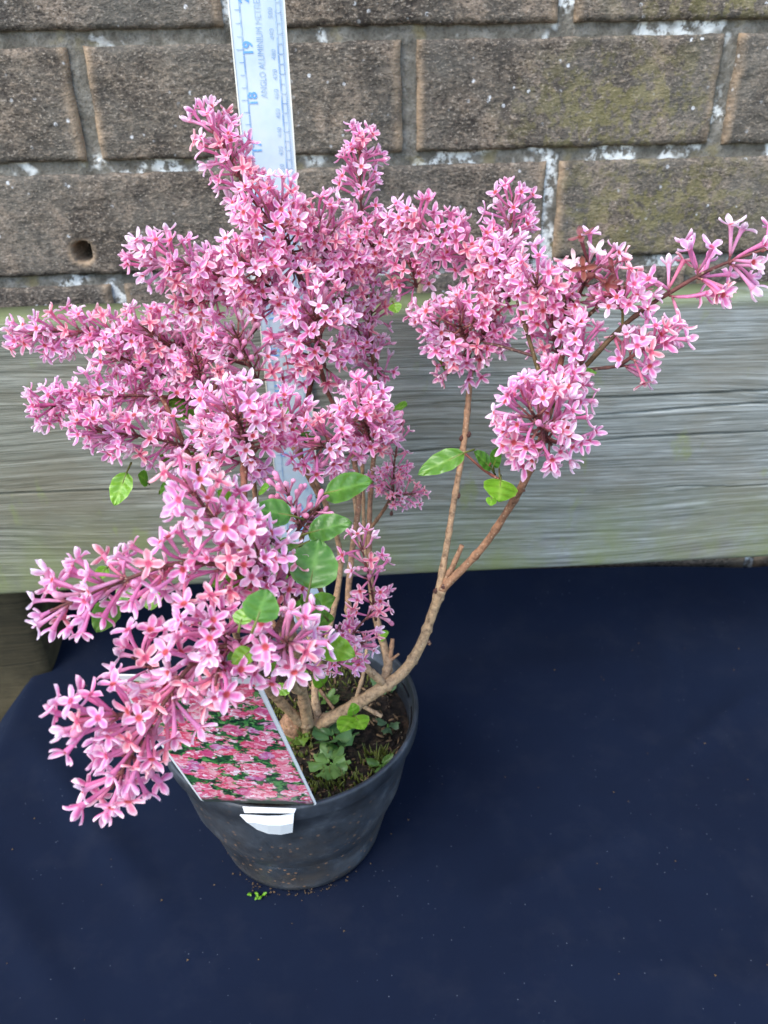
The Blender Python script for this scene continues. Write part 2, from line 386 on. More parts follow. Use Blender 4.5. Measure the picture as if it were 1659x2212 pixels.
for r in range(-10, 7):
    z0 = ZB + r*CH; z1 = z0+CH-.0097
    off = .0649 if r % 2 == 0 else .1801
    for c in range(-5, 5):
        x0 = off + c*CW; x1 = x0+CW-JT
        if x1 < -1.0 or x0 > 1.1: continue
        vis = -.5 < x1 and x0 < .62 and .2 < z1 and z0 < .62
        if vis:
            moss = None
            if r == 0 and c == 0: moss = (.225, .44, .11, .06)
            if r == -1 and c == 0: moss = (.26, .37, .12, .06)
            if r == 1 and c == 0: moss = (.3, .53, .12, .05)
            hl = x0 < HOLE[0] < x1 and z0 < HOLE[1] < z1
            V, Fc, fa = brick_mesh(x0+random.uniform(-.001, .001), x1, z0+random.uniform(-.0008, .0008), z1, True, moss, hl)
            obj('brick', V, Fc, MT['brick'], wall, (x0, WY, z0), fac=fa)
        else:
            if coarse is None:
                V, Fc, fa = brick_mesh(0, CW-JT, 0, CH-.0097, False)
                coarse = mesh('brick', np.array(V)-np.array((0, WY, 0)), Fc, MT['brick'], fac=fa)
            link('brick', coarse, wall, (x0, WY, z0))

# ================================================================== wooden board, post, bench, ground, cloth
PY0, PY1, PZ0, PZ1 = .52, .558, .1133, .3318
board = empty('wooden_board', (0, PY0, PZ0))
tag(board, 'wide weathered grey board with green algae along its edges in front of the wall', 'board')
CR = [(.06, .262, .42, .0), (.14, .247, .5, .011), (.16, .228, .42, .002), (-.12, .222, .12, .004), (-.30, .205, -.14, -.003), (.24, .186, .36, -.004)]
def pfn(u, v):
    x = -.8+1.7*u; z = PZ0+(PZ1-PZ0)*v
    y = PY0 + .00022*N3(x*3, 1, z*70) + .00025*N3(x*9, 5, z*300) + .0012*N3(x*2, 9, z*6)
    e = min(v, 1-v)*(PZ1-PZ0)
    if e < .006: y += .0045*(1-e/.006)**2
    for (xa, za, xb, dz) in CR:
        if xa < x < xb:
            t = (x-xa)/(xb-xa); zc = za+dz*t+.0012*N3(x*25, za*40, 0)
            d = abs(z-zc); ww = .0012*min(1, 5*min(t, 1-t))*(0.7+.6*N3(x*12, za*9, 2))
            if d < ww: y += .006*(1-d/ww)
    return (x, y, z + .0012*N3(x*8, 3, 0)*(1 if v > .5 else .6))
V, Fc = grid(300, 260, pfn)
nx, nz = 300, 260
per = list(range(nx+1)) + [j*(nx+1)+nx for j in range(1, nz+1)] + [nz*(nx+1)+i for i in range(nx-1, -1, -1)] + [j*(nx+1) for j in range(nz-1, 0, -1)]
o = len(V); V += [(V[k][0], PY1, V[k][2]) for k in per]; n = len(per)
Fc += [(per[k], o+k, o+(k+1) % n, per[(k+1) % n]) for k in range(n)] + [tuple(range(o, o+n))[::-1]]
obj('board_face', V, Fc, MT['plank'], board, (0, PY0, PZ0))

pv, pf = grid(10, 60, lambda u, v: (-.375+.095*u+.001*N3(u*4, v*9, 0), PY1+.004*(abs(2*u-1) > .9)+.001*N3(u*6, 2, v*20), -.45+.765*v))
o = len(pv); per = list(range(11)) + [j*11+10 for j in range(1, 61)] + [60*11+i for i in range(9, -1, -1)] + [j*11 for j in range(59, 0, -1)]
pv += [(pv[k][0], PY1+.075, pv[k][2]) for k in per]; n = len(per)
pf += [(per[k], o+k, o+(k+1) % n, per[(k+1) % n]) for k in range(n)]
tag(obj('wooden_post', pv, pf, MT['post']), 'wooden post with its shade darkened into the colour, holding up the grey board beside the cloth', 'post')

tag(obj('ground', *grid(20, 20, lambda u, v: (-4+8*u, -4+4.75*v, -.45+.002*N3(u*20, v*20, 0))), MT['ground']), kind='structure')
tag(obj('bench_top', *box(-.292, .9, -.3, .635, -.045, -.004), MT['bench'], smooth=False), kind='structure')

CX0 = -.302
def fold(x, y):
    z = .0016*N3(x*6, y*6, 1)+.0008*N3(x*17, y*14, 4)
    for (ax, ay, bx, by, h, wd) in FOLDS:
        dx, dy = bx-ax, by-ay; L2 = dx*dx+dy*dy; t = max(0, min(1, ((x-ax)*dx+(y-ay)*dy)/L2))
        d = math.hypot(x-ax-dx*t, y-ay-dy*t)
        z += h*math.exp(-(d/wd)**2)*math.sin(math.pi*min(1, max(0, t))*.9+.15)
    return z
FOLDS = [(-.29, .50, -.12, .30, .004, .012), (-.30, .40, -.16, .24, .003, .012), (.02, .60, .07, .36, .0025, .012), (.30, .60, .24, .42, .003, .014),
         (.36, .50, .22, .40, .003, .01), (.10, .27, .34, .22, .002, .014), (-.2, .24, .0, .20, .002, .014), (.05, .3, .2, .36, .0015, .01), (.42, .3, .2, .24, .002, .016)]
def cfn(u, v):
    s = -.16 + (1.30+.16)*u; y = -.32+.965*v      # s<0 hangs over the left edge
    R = .012
    if s < 0:
        a = min(-s/R, math.pi/2); x = CX0+R-R*math.sin(a); z = -R+R*math.cos(a)
        if -s > R*math.pi/2:
            d = -s-R*math.pi/2; z -= d; x -= .012*N3(y*9, 2, d*5)+.004
        x += .003*N3(y*14, 1, 0)
    else:
        x = CX0+R+s; z = 0
    f = fold(x, y); dp = math.hypot(x+.045, y-.377)
    f *= min(1, max(0, (dp-.055)/.05))
    z += f*(1 if s > 0 else .4)
    bk = max(0, (y-.56)/.085); z += bk*bk*(.036 if x < .1 else .036-.016*min(1, (x-.1)/.3))*(1+.15*N3(x*7, 3, 1))
    return (x, y+.006*N3(x*9, 1, 5)*bk, z+.0006)
V, Fc = grid(300, 210, cfn)
cl = tag(obj('cloth', V, Fc, MT['fabric']), 'dusty navy blue cloth spread out flat beneath the black plant pot', 'cloth')

# ================================================================== ruler
RX, RW, RY = -.0395, .0305, .515
rul = empty('ruler', (RX, RY, .001))
tag(rul, 'tall white metre ruler with worn blue inch numerals standing upright behind the lilac', 'ruler')
zb, zt = .0012, 1.0
V, Fc = grid(6, 60, lambda u, v: (RX-RW/2+RW*u, RY+.0003*(abs(2*u-1) > .95), zb+(zt-zb)*v))
o = len(V); V2, F2 = grid(6, 60, lambda u, v: (RX-RW/2+RW*u, RY+.0016, zb+(zt-zb)*v), True)
V += V2; Fc += [tuple(i+o for i in f) for f in F2]
obj('blade', V, Fc, MT['ruler'], rul, (RX, RY, zb), smooth=False)
for sx in (-1, 1):
    x = RX+sx*(RW/2+.0002)
    obj('edge_strip', *box(min(x-.0004, x+.0004), max(x-.0004, x+.0004), RY-.0002, RY+.0018, zb, zt), MT['steel'], rul, (RX, RY, zb), smooth=False)
def rxf(f): return RX-RW/2+RW*f
g = MB(); yk = RY-.0003
def rect(xa, xb, za, zb_): g.add([(xa, yk, za), (xb, yk, za), (xb, yk, zb_), (xa, yk, zb_)], [(0, 1, 2, 3)])
for f, wd in ((.185, .0008), (.83, .0008), (.925, .0003)):
    z = .02
    while z < .99:
        rect(rxf(f)-wd/2, rxf(f)+wd/2, z, z+.0095); z += .01
for k in range(4, 39*4):
    z = k*.0254/4; rect(rxf(.06 if k % 4 == 0 else .09), rxf(.175), z-.0002, z+.0002)
for k in range(4, 197):
    z = k*.005; rect(rxf(.84), rxf(.92 if k % 2 else .94), z-.0002, z+.0002)
for k in range(20, 990):
    z = k*.001; rect(rxf(.93), rxf(.965), z-.00008, z+.00008)
obj('graduation', g.V, g.F, MT['faint'], rul, (RX, RY, zb), smooth=False)
dg = None
def text(name, body, xf, z, size, mat, align='CENTER', stretch=1):
    cu = D2.curves.new(name, 'FONT'); cu.body = body; cu.size = size; cu.align_x = align; cu.align_y = 'CENTER'; cu.offset = size*.02 if mat is MT['numeral'] else 0
    cu.resolution_u = 3
    t = D2.objects.new(name, cu); COL.objects.link(t); bpy.context.view_layer.update()
    me = D2.meshes.new_from_object(t.evaluated_get(bpy.context.evaluated_depsgraph_get()))
    D2.objects.remove(t); D2.curves.remove(cu)
    # text x -> +Z, text y -> -X, facing -Y
    me.transform(Matrix(((0, -1, 0, 0), (0, 0, -1, 0), (stretch, 0, 0, 0), (0, 0, 0, 1))))
    me.materials.clear(); me.materials.append(mat)
    return link(name, me, rul, (rxf(xf), RY-.0004, z))
for k in range(1, 39): text('numeral', str(k), .285, k*.0254+.0005, .0075, MT['numeral'])
for k in range(3, 56): text('numeral', str(k*10), .74, k*.01, .0036, MT['faint'])
text('maker_name', 'ANGLO ALUMINIUM METRE', .51, .4822, .0052, MT['faint'], stretch=.74)
# worn oval maker's stamp low on the blade
em = MB()
for z0_, hz, hx in ((.176, .0125, .0034), (.132, .004, .003)):
    for k in range(28):
        a, b = 2*math.pi*k/28, 2*math.pi*(k+1)/28; xc = rxf(.52)
        em.add([(xc+hx*math.cos(a)*q, RY-.0004, z0_+hz*math.sin(a)*q) for q in (1, .62)]+[(xc+hx*math.cos(b)*q, RY-.0004, z0_+hz*math.sin(b)*q) for q in (.62, 1)], [(0, 3, 2, 1)])
    em.add([(rxf(.52)-.0008, RY-.0004, z0_-hz*.4), (rxf(.52)+.0008, RY-.0004, z0_-hz*.4), (rxf(.52)+.0008, RY-.0004, z0_+hz*.4), (rxf(.52)-.0008, RY-.0004, z0_+hz*.4)], [(0, 1, 2, 3)])
obj('stamp', em.V, em.F, MT['numeral'], rul, (RX, RY, .17), smooth=False)

# ================================================================== pot
PX, PYC, PH = -.0445, .377, .115
RB, RTOP = .055, .083
pot = empty('plant_pot', (PX, PYC, .0015))
tag(pot, 'round black plastic plant pot with slotted rim standing on the navy cloth', 'pot')
def lathe(prof, n=96, wob=None):
    V = []; Fc = []
    for (r, z) in prof:
        for k in range(n):
            a = 2*math.pi*k/n; rr = r*(1+(wob(a, z) if wob else 0)); V.append((PX+rr*math.cos(a), PYC+rr*math.sin(a), z))
    for i in range(len(prof)-1):
        for k in range(n):
            a = i*n+k; b = i*n+(k+1) % n; Fc.append((a, b, b+n, a+n))
    return V, Fc
def pr(t): return RB+(RTOP-.004-RB)*t
zlo = .0016
prof = [(.001, zlo), (RB-.006, zlo), (RB-.003, zlo+.004), (RB, zlo+.0045)] + [(pr(t), zlo+.0045+(.097-zlo)*t) for t in np.linspace(.05, 1, 10)]
zs = prof[-1][1]
prof += [(RTOP-.0025, zs+.0012), (RTOP-.0012, zs+.003), (RTOP-.0008, PH-.002), (RTOP-.0012, PH-.0004), (RTOP-.0022, PH), (RTOP-.0034, PH-.0004), (RTOP-.0040, PH-.002),
         (RTOP-.0046, PH-.009), (RTOP-.0060, PH-.0095), (RTOP-.0066, PH-.012), (RTOP-.0075, PH-.030), (RTOP-.012, PH-.055), (RB-.004, .006), (.001, .005)]
wob = lambda a, z: .003*math.sin(2*a+1)*(z/PH) + .0018*N3(math.cos(a)*2, math.sin(a)*2, z*12)
V, Fc = lathe(prof, 120, wob); obj('shell', V, Fc, MT['pot'], pot, (PX, PYC, zlo))
def arc_strip(a0, a1, r0, r1, z, name, mat, up=.0004, n=14):
    V = []; Fc = []
    for k in range(n+1):
        a = a0+(a1-a0)*k/n; s = 1+wob(a, z)
        for r, zz in ((r0, z), (r1, z), (r1, z+up), (r0, z+up)): V.append((PX+r*s*math.cos(a), PYC+r*s*math.sin(a), zz))
    for k in range(n):
        for q in range(4): Fc.append((k*4+q, k*4+(q+1) % 4, k*4+4+(q+1) % 4, k*4+4+q))
    Fc += [(0, 3, 2, 1), (n*4, n*4+1, n*4+2, n*4+3)]
    return obj(name, V, Fc, mat, pot, (PX, PYC, z), smooth=False)
for a0, a1 in ((-.33, .02), (.14, .32), (2.4, 2.7), (-1.75, -1.42)):
    arc_strip(a0, a1, RTOP-.0058, RTOP-.0042, PH-.0094, 'rim_slot', MT['slot'])
    arc_strip(a0-.012, a1+.012, RTOP-.0063, RTOP-.0058, PH-.0096, 'slot_rim', MT['pot'], .0016)
# drainage feet along the base
for k in range(8):
    a = 2*math.pi*(k+.3)/8; x, y = PX+(RB-.012)*math.cos(a), PYC+(RB-.012)*math.sin(a)
    V, Fc = tube([(x, y, .0012), (x, y, .0035)], [.004, .0045], 10); obj('foot', V, Fc, MT['pot'], pot, (x, y, .0009))

# soil
SZ = .094
def soil_fn(u, v):
    r = (RTOP-.0072)*u; a = 2*math.pi*v; x, y = PX+r*math.cos(a)*(1+wob(a, PH-.02)*.9), PYC+r*math.sin(a)*(1+wob(a, PH-.02)*.9)
    z = SZ+.004*N3(x*35, y*35, 2)+.003*N3(x*90, y*90, 5)+.002*N3(x*240, y*240, 8)+.004*math.exp(-((x-PX)**2+(y-PYC)**2)/.0009)
    return (x, y, z)
V, Fc = grid(60, 150, soil_fn)
tag(obj('potting_soil', V, Fc, MT['soil']), 'dark crumbly compost filling the black pot round the lilac stems', 'soil', kind='stuff')
ch = MB(); rs = random.Random(3)
cols = [S(60, 46, 34), S(104, 82, 58), S(132, 108, 80), S(40, 32, 26), S(84, 66, 46)]
for k in range(900):
    r = (RTOP-.011)*math.sqrt(rs.random()); a = rs.random()*6.283; x, y = PX+r*math.cos(a), PYC+r*math.sin(a)
    z = soil_fn(r/(RTOP-.0072), a/6.2832)[2]; L = rs.uniform(.0015, .007); wd = rs.uniform(.0004, .0011); b = rs.random()*6.283; t = rs.uniform(-.25, .5)
    d = Vector((math.cos(b)*math.cos(t), math.sin(b)*math.cos(t), math.sin(t)))
    p = Vector((x, y, z+.0006)); V, Fc = tube([p-d*L/2, p, p+d*L/2], [wd*.5, wd, wd*.4], 4); ch.add(V, Fc, rs.choice(cols))
tag(obj('bark_litter', ch.V, ch.F, MT['bark'], col=ch.C), 'loose bits of bark and twig scattered over the potting compost', 'litter', kind='stuff')

# ================================================================== plant tag
BL, BR = atz(437, 1729, .1165), atz(683, 1738, .1165)
TLp, TRp = at(232, 1470, .242), at(560, 1452, .242)
ex = (BR-BL); cw = ex.length; ex.normalize()
ey = ((TLp+TRp)/2-(BL+BR)/2); hh = ey.length; sh = ey.dot(ex); ey = (ey-ex*sh); chh = ey.length; ey.normalize(); ez = ex.cross(ey)
# the card leans over to the left
lean = -math.atan2(sh, chh)
tagE = empty('plant_tag', BL.lerp(BR, .5))
tag(tagE, 'white plant tag printed with pink lilac blooms clipped to the front pot rim', 'tag')
CM = Matrix((ex, ey, ez)).transposed().to_4x4()
def card_pts(w0, w1, y0, y1, rad, n=5):
    P = []; hw0, hw1 = w0/2, w1/2
    sx = sh/chh
    cs = [(-hw0, y0), (hw0, y0), (hw1+sx*y1, y1), (-hw1+sx*y1, y1)]
    for i, c in enumerate(cs):
        c = Vector((c[0], c[1], 0)); p = Vector((*cs[i-1], 0)); q = Vector((*cs[(i+1) % 4], 0))
        a = c+(p-c).normalized()*rad; b = c+(q-c).normalized()*rad
        for k in range(n+1):
            t = k/n; P.append((1-t)**2*a+2*t*(1-t)*c+t*t*b)
    return P
def card(name, P, z0, z1, mat, parent):
    n = len(P); V = [(p.x, p.y, z0) for p in P]+[(p.x, p.y, z1) for p in P]
    Fc = [tuple(range(n))[::-1], tuple(range(n, 2*n))]+[(i, (i+1) % n, n+(i+1) % n, n+i) for i in range(n)]
    me = mesh(name, V, Fc, mat, smooth=False); o = link(name, me, parent, WO[parent.name]); o.matrix_local = CM; return o
wt = (TRp-TLp).length
card('card', card_pts(cw+.001, wt, 0, chh, .003), -.0003, .0004, MT['card'], tagE)
card('picture', card_pts(cw-.0015, wt-.004, .0008, chh-.004, .002), .0006, .0007, MT['pic'], tagE)
# white tongue hooked over the rim onto the outside of the pot
def on_pot(px, py, off=.0012):
    d = ray(px, py); p = CAM.copy(); t = .2
    while t < .8:
        q = CAM+d*t; tt = max(0, min(1, (q.z-zlo-.0045)/(.097-zlo))); rr = (pr(tt) if q.z < zs+.001 else RTOP-.0008)+off
        if math.hypot(q.x-PX, q.y-PYC) < rr and q.z < PH+off: return q
        t += .0004
    return CAM+d*t
top = [(519, 1759), (548, 1760), (578, 1762), (607, 1761), (635, 1756)]; bot = [(534, 1774), (556, 1790), (580, 1799), (607, 1801), (632, 1796)]
P = [on_pot(*p) for p in top]+[on_pot(*((a+c)/2 for a, c in zip(t_, b_))) for t_, b_ in zip(top, bot)]+[on_pot(*p) for p in bot]
Q = [p+Vector((p.x-PX, p.y-PYC, .01)).normalized()*.0008 for p in P]
Fc = [(a+k, a+k+1, a+k+6, a+k+5) for a in (0, 5) for k in range(4)]; Fc = [f[::-1] for f in Fc]+[tuple(i+15 for i in f) for f in Fc]
rim_ = [0, 1, 2, 3, 4, 9, 14, 13, 12, 11, 10, 5]
Fc += [(rim_[k], rim_[(k+1) % 12], rim_[(k+1) % 12]+15, rim_[k]+15) for k in range(12)]
obj('tongue', P+Q, Fc, MT['card'], tagE, smooth=False)
P = [atz(524, 1744, .1158), atz(640, 1748, .1158), atz(636, 1757, .1158), atz(528, 1756, .1158)]
V = P+[p+Vector((0, 0, .0007)) for p in P]
obj('clip', V, [(0, 3, 2, 1), (4, 5, 6, 7), (0, 1, 5, 4), (1, 2, 6, 5), (2, 3, 7, 6), (3, 0, 4, 7)], MT['card'], tagE, smooth=False)

# ================================================================== lilac shrub
SB = Vector((PX+.004, PYC-.006, SZ+.002))
lil = empty('lilac_shrub', SB)
tag(lil, 'dwarf lilac shrub covered in pink star flowers growing in the black pot', 'shrub')
def sc_(px, py, Y): return depth(at(px, py, Y))/F       # metres per pixel there
BARK, BARK2, RED, DARK, GREEN = S(158, 132, 102), S(142, 108, 82), S(104, 58, 46), S(78, 50, 44), S(92, 84, 44)
# ---- stems: (pixel x, pixel y, distance, radius mm)
STEMS = [
 # the long right-hand stem and its fork
 ([(672, 1572, .372, 4.2), (745, 1535, .37, 4.0), (815, 1492, .372, 3.9), (870, 1452, .374, 3.5), (908, 1395, .376, 3.2), (934, 1325, .378, 3.1), (953, 1272, .378, 3.2)], BARK, BARK),
 ([(950, 1278, .378, 2.6), (1040, 1185, .37, 2.3), (1095, 1105, .36, 2.1), (1130, 1045, .352, 2.0), (1160, 975, .348, 1.9), (1190, 880, .36, 1.7), (1212, 780, .37, 1.5), (1228, 720, .375, 1.3)], BARK2, RED),
 ([(948, 1275, .378, 2.3), (965, 1180, .388, 1.9), (982, 1075, .398, 1.8), (1003, 950, .41, 1.8), (1018, 795, .425, 1.6)], BARK, BARK2),
 ([(955, 1272, .378, 2.0), (975, 1230, .38, 1.8), (998, 1178, .382, 1.5)], BARK2, BARK2),
 # fork inside the pot
 ([(826, 1480, .372, 3.0), (838, 1440, .385, 2.9), (832, 1405, .395, 2.6), (812, 1330, .41, 2.3), (800, 1240, .42, 2.0), (798, 1120, .43, 1.7), (806, 1000, .44, 1.5), (818, 900, .45, 1.3), (806, 780, .455, 1.2), (792, 640, .455, 1.0)], BARK, RED),
 ([(828, 1475, .372, 2.6), (790, 1440, .37, 2.4), (765, 1395, .37, 2.2), (752, 1300, .38, 2.0), (762, 1180, .395, 1.8), (775, 1060, .40, 1.6), (745, 930, .41, 1.4), (705, 840, .415, 1.3), (688, 770, .415, 1.2)], BARK, RED),
 ([(842, 1435, .388, 1.6), (848, 1380, .395, 1.3)], BARK2, BARK2), ([(840, 1430, .388, 1.1), (862, 1412, .39, .8)], BARK2, BARK2),
 ([(768, 1512, .372, 1.4), (785, 1455, .385, 1.2), (792, 1400, .395, 1.0)], BARK, BARK),
 ([(920, 1385, .377, 1.5), (930, 1392, .375, .9)], BARK2, BARK2), ([(1122, 1062, .356, 1.0), (1134, 1058, .356, .9)], RED, RED), 
 # crown of old wood
 ([(665, 1585, .37, 4.6), (660, 1535, .365, 3.8), (652, 1490, .355, 3.2), (640, 1420, .34, 2.8), (625, 1340, .32, 2.4), (622, 1290, .30, 2.2)], BARK, BARK2),
 ([(660, 1570, .37, 3.6), (610, 1520, .36, 2.8), (570, 1480, .35, 2.4), (520, 1400, .335, 2.0), (500, 1300, .32, 1.8), (520, 1180, .31, 1.7), (527, 1060, .32, 1.6), (525, 960, .345, 1.5)], BARK, RED),
 ([(690, 1560, .372, 2.8), (680, 1500, .385, 2.5), (690, 1420, .40, 2.2), (720, 1320, .41, 2.0), (735, 1200, .42, 1.8), (700, 1080, .415, 1.6), (650, 990, .41, 1.5), (610, 940, .41, 1.3)], BARK, BARK2),
 ([(690, 1420, .40, 1.9), (600, 1240, .40, 1.7), (560, 1120, .39, 1.5), (548, 1040, .385, 1.4), (545, 960, .385, 1.2)], BARK, RED),
 ([(780, 1180, .43, 1.5), (766, 1080, .44, 1.3), (760, 1030, .44, 1.2)], BARK, BARK2), ([(790, 1200, .425, 1.4), (785, 1100, .435, 1.2), (782, 960, .44, 1.0)], BARK, BARK2),
 ([(798, 1145, .43, 1.3), (830, 1100, .42, 1.1), (850, 1065, .41, .9)], BARK2, DARK),
 ([(655, 1495, .357, 3.0), (632, 1480, .345, 2.8), (648, 1455, .335, 2.6)], BARK, BARK),
 ([(720, 1530, .371, 1.2), (690, 1490, .375, 1.0)], BARK2, BARK2), ([(775, 1520, .371, 1.5), (825, 1548, .365, 1.2)], BARK, BARK),
 # left-hand stems carrying the big heads
 ([(640, 1420, .34, 2.0), (560, 1300, .345, 1.8), (480, 1150, .365, 1.6), (430, 1040, .385, 1.5), (380, 920, .40, 1.4), (340, 840, .41, 1.2)], BARK2, RED),
 ([(430, 1040, .385, 1.3), (440, 930, .40, 1.2), (480, 800, .42, 1.1), (560, 700, .425, 1.1)], RED, DARK),
 ([(665, 860, .42, 1.5), (680, 780, .415, 1.4), (690, 700, .42, 1.3), (650, 600, .425, 1.3), (620, 520, .425, 1.2)], RED, DARK),
 ([(690, 1075, .41, 1.5), (650, 985, .40, 1.3), (665, 870, .415, 1.4)], BARK2, RED),
 ([(770, 1000, .42, 1.2), (800, 900, .42, 1.0), (790, 950, .40, 1.0)], RED, DARK),
 # arching near branch on the left
 ([(622, 1295, .30, 2.3), (640, 1285, .275, 2.1), (600, 1262, .268, 1.9), (560, 1240, .262, 1.6), (500, 1220, .255, 1.3)], BARK2, DARK),
 ([(622, 1295, .30, 2.0), (610, 1340, .27, 1.7), (580, 1375, .245, 1.4), (500, 1390, .232, 1.3)], BARK2, DARK),
 ([(640, 1285, .28, 1.4), (610, 1180, .28, 1.2), (575, 1170, .27, 1.1)], RED, DARK),
 ([(690, 1420, .36, 1.3), (700, 1300, .33, 1.2), (650, 1180, .31, 1.1), (690, 1095, .305, 1.0), (620, 1150, .30, .8)], BARK2, DARK),
 ([(765, 1395, .37, 1.2), (715, 1385, .335, 1.1), (700, 1400, .32, 1.0)], BARK2, RED),
 # right-hand twigs
 ([(1190, 880, .36, 1.3), (1235, 825, .355, 1.3), (1340, 710, .352, 1.2), (1430, 640, .35, 1.0)], GREEN, DARK),
 ([(1180, 850, .362, 1.2), (1160, 790, .365, 1.1), (1130, 690, .372, 1.0), (1118, 650, .376, .9)], GREEN, DARK),
 ([(1155, 770, .366, .8), (1090, 750, .375, .7), (1045, 740, .385, .6)], DARK, DARK),
 ([(1255, 800, .355, .9), (1330, 792, .35, .8), (1345, 790, .348, .7)], DARK, DARK),
 ([(1228, 720, .375, 1.2), (1300, 655, .365, .9)], GREEN, DARK), ([(1228, 720, .375, 1.2), (1215, 620, .365, .8)], GREEN, DARK),
 ([(1345, 705, .352, .7), (1345, 670, .352, .6)], GREEN, GREEN),
 ([(1118, 1065, .356, .8), (1085, 1040, .355, .8), (1045, 1015, .358, .8), (1005, 980, .365, .6)], RED, RED),
 ([(1050, 1020, .358, .6), (1060, 1000, .357, .5)], RED, RED), ([(1080, 1038, .355, .6), (1078, 1010, .357, .4)], GREEN, GREEN),
]
def stem_mesh(pts, c0, c1, name='stem', parent=None, sides=8, bumpy=.06):
    P = catmull([at(x, y, Y) for x, y, Y, r in pts], 12)
    rad = np.interp(np.linspace(0, len(pts)-1, len(P)), range(len(pts)), [p[3]*.001 for p in pts])
    d_ = 0; out = []; nx_ = .02
    for i, (r, p) in enumerate(zip(rad, P)):
        if i: d_ += (p-P[i-1]).length
        k_ = abs((d_ % .024)-.012)
        out.append(r*(1+bumpy*N3(p.x*200, p.y*200, p.z*200)*2+.28*max(0, 1-k_/.0022)))
    rad = out
    V, Fc = tube(P, rad, sides); n = len(P); C = []
    for i in range(n):
        t = i/(n-1); c = [a*(1-t)+b*t for a, b in zip(c0[:3], c1[:3])]; C += [c]*sides
    return obj(name, V, Fc, MT['bark'], parent or lil, tuple(P[0]), col=C)
for pts, c0, c1 in STEMS: stem_mesh(pts, c0, c1)
for bx, by, bY, r_ in ((1012, 940, .41, 1.3), (996, 948, .41, 1.2), (1128, 1052, .353, 1.3), (1112, 1068, .355, 1.2), (990, 1072, .398, 1.0), (1022, 800, .425, 1.3), (958, 1268, .376, 1.4), (940, 1278, .377, 1.3), (925, 1388, .376, 1.2), (845, 1110, .415, 1.0), (862, 1070, .41, .8), (700, 790, .414, 1.0), (668, 868, .42, 1.0), (640, 1288, .272, 1.6), (632, 1278, .27, 1.4), (1234, 722, .374, 1.2)):
    p_ = at(bx, by, bY); V, Fc = tube([p_-Vector((0, 0, .0014)), p_-Vector((0, 0, .0004)), p_+Vector((.0004, 0, .0012)), p_+Vector((.0006, 0, .0024))], [.0004*r_, .0012*r_, .0010*r_, .0002*r_], 7)
    obj('bud', V, Fc, MT['bark'], lil, tuple(p_), col=[DARK]*len(V))
# stump where the stems meet
V, Fc = tube(catmull([SB+Vector((-.006, 0, -.006)), SB+Vector((-.005, .001, .004)), SB+Vector((-.003, 0, .012)), SB+Vector((-.002, 0, .016))], 4), [.012, .011, .010, .0095, .0085, .008, .0075, .007, .0065, .006, .005, .0045, .003], 12)
obj('stump', [Vector(v)+Vector(noise.noise_vector(Vector(v)*150))*.0018 for v in V], Fc, MT['bark'], lil, tuple(SB), col=[BARK2]*len(V))

def lerp3(a, b, t): return [x*(1-t)+y*t for x, y in zip(a[:3], b[:3])]
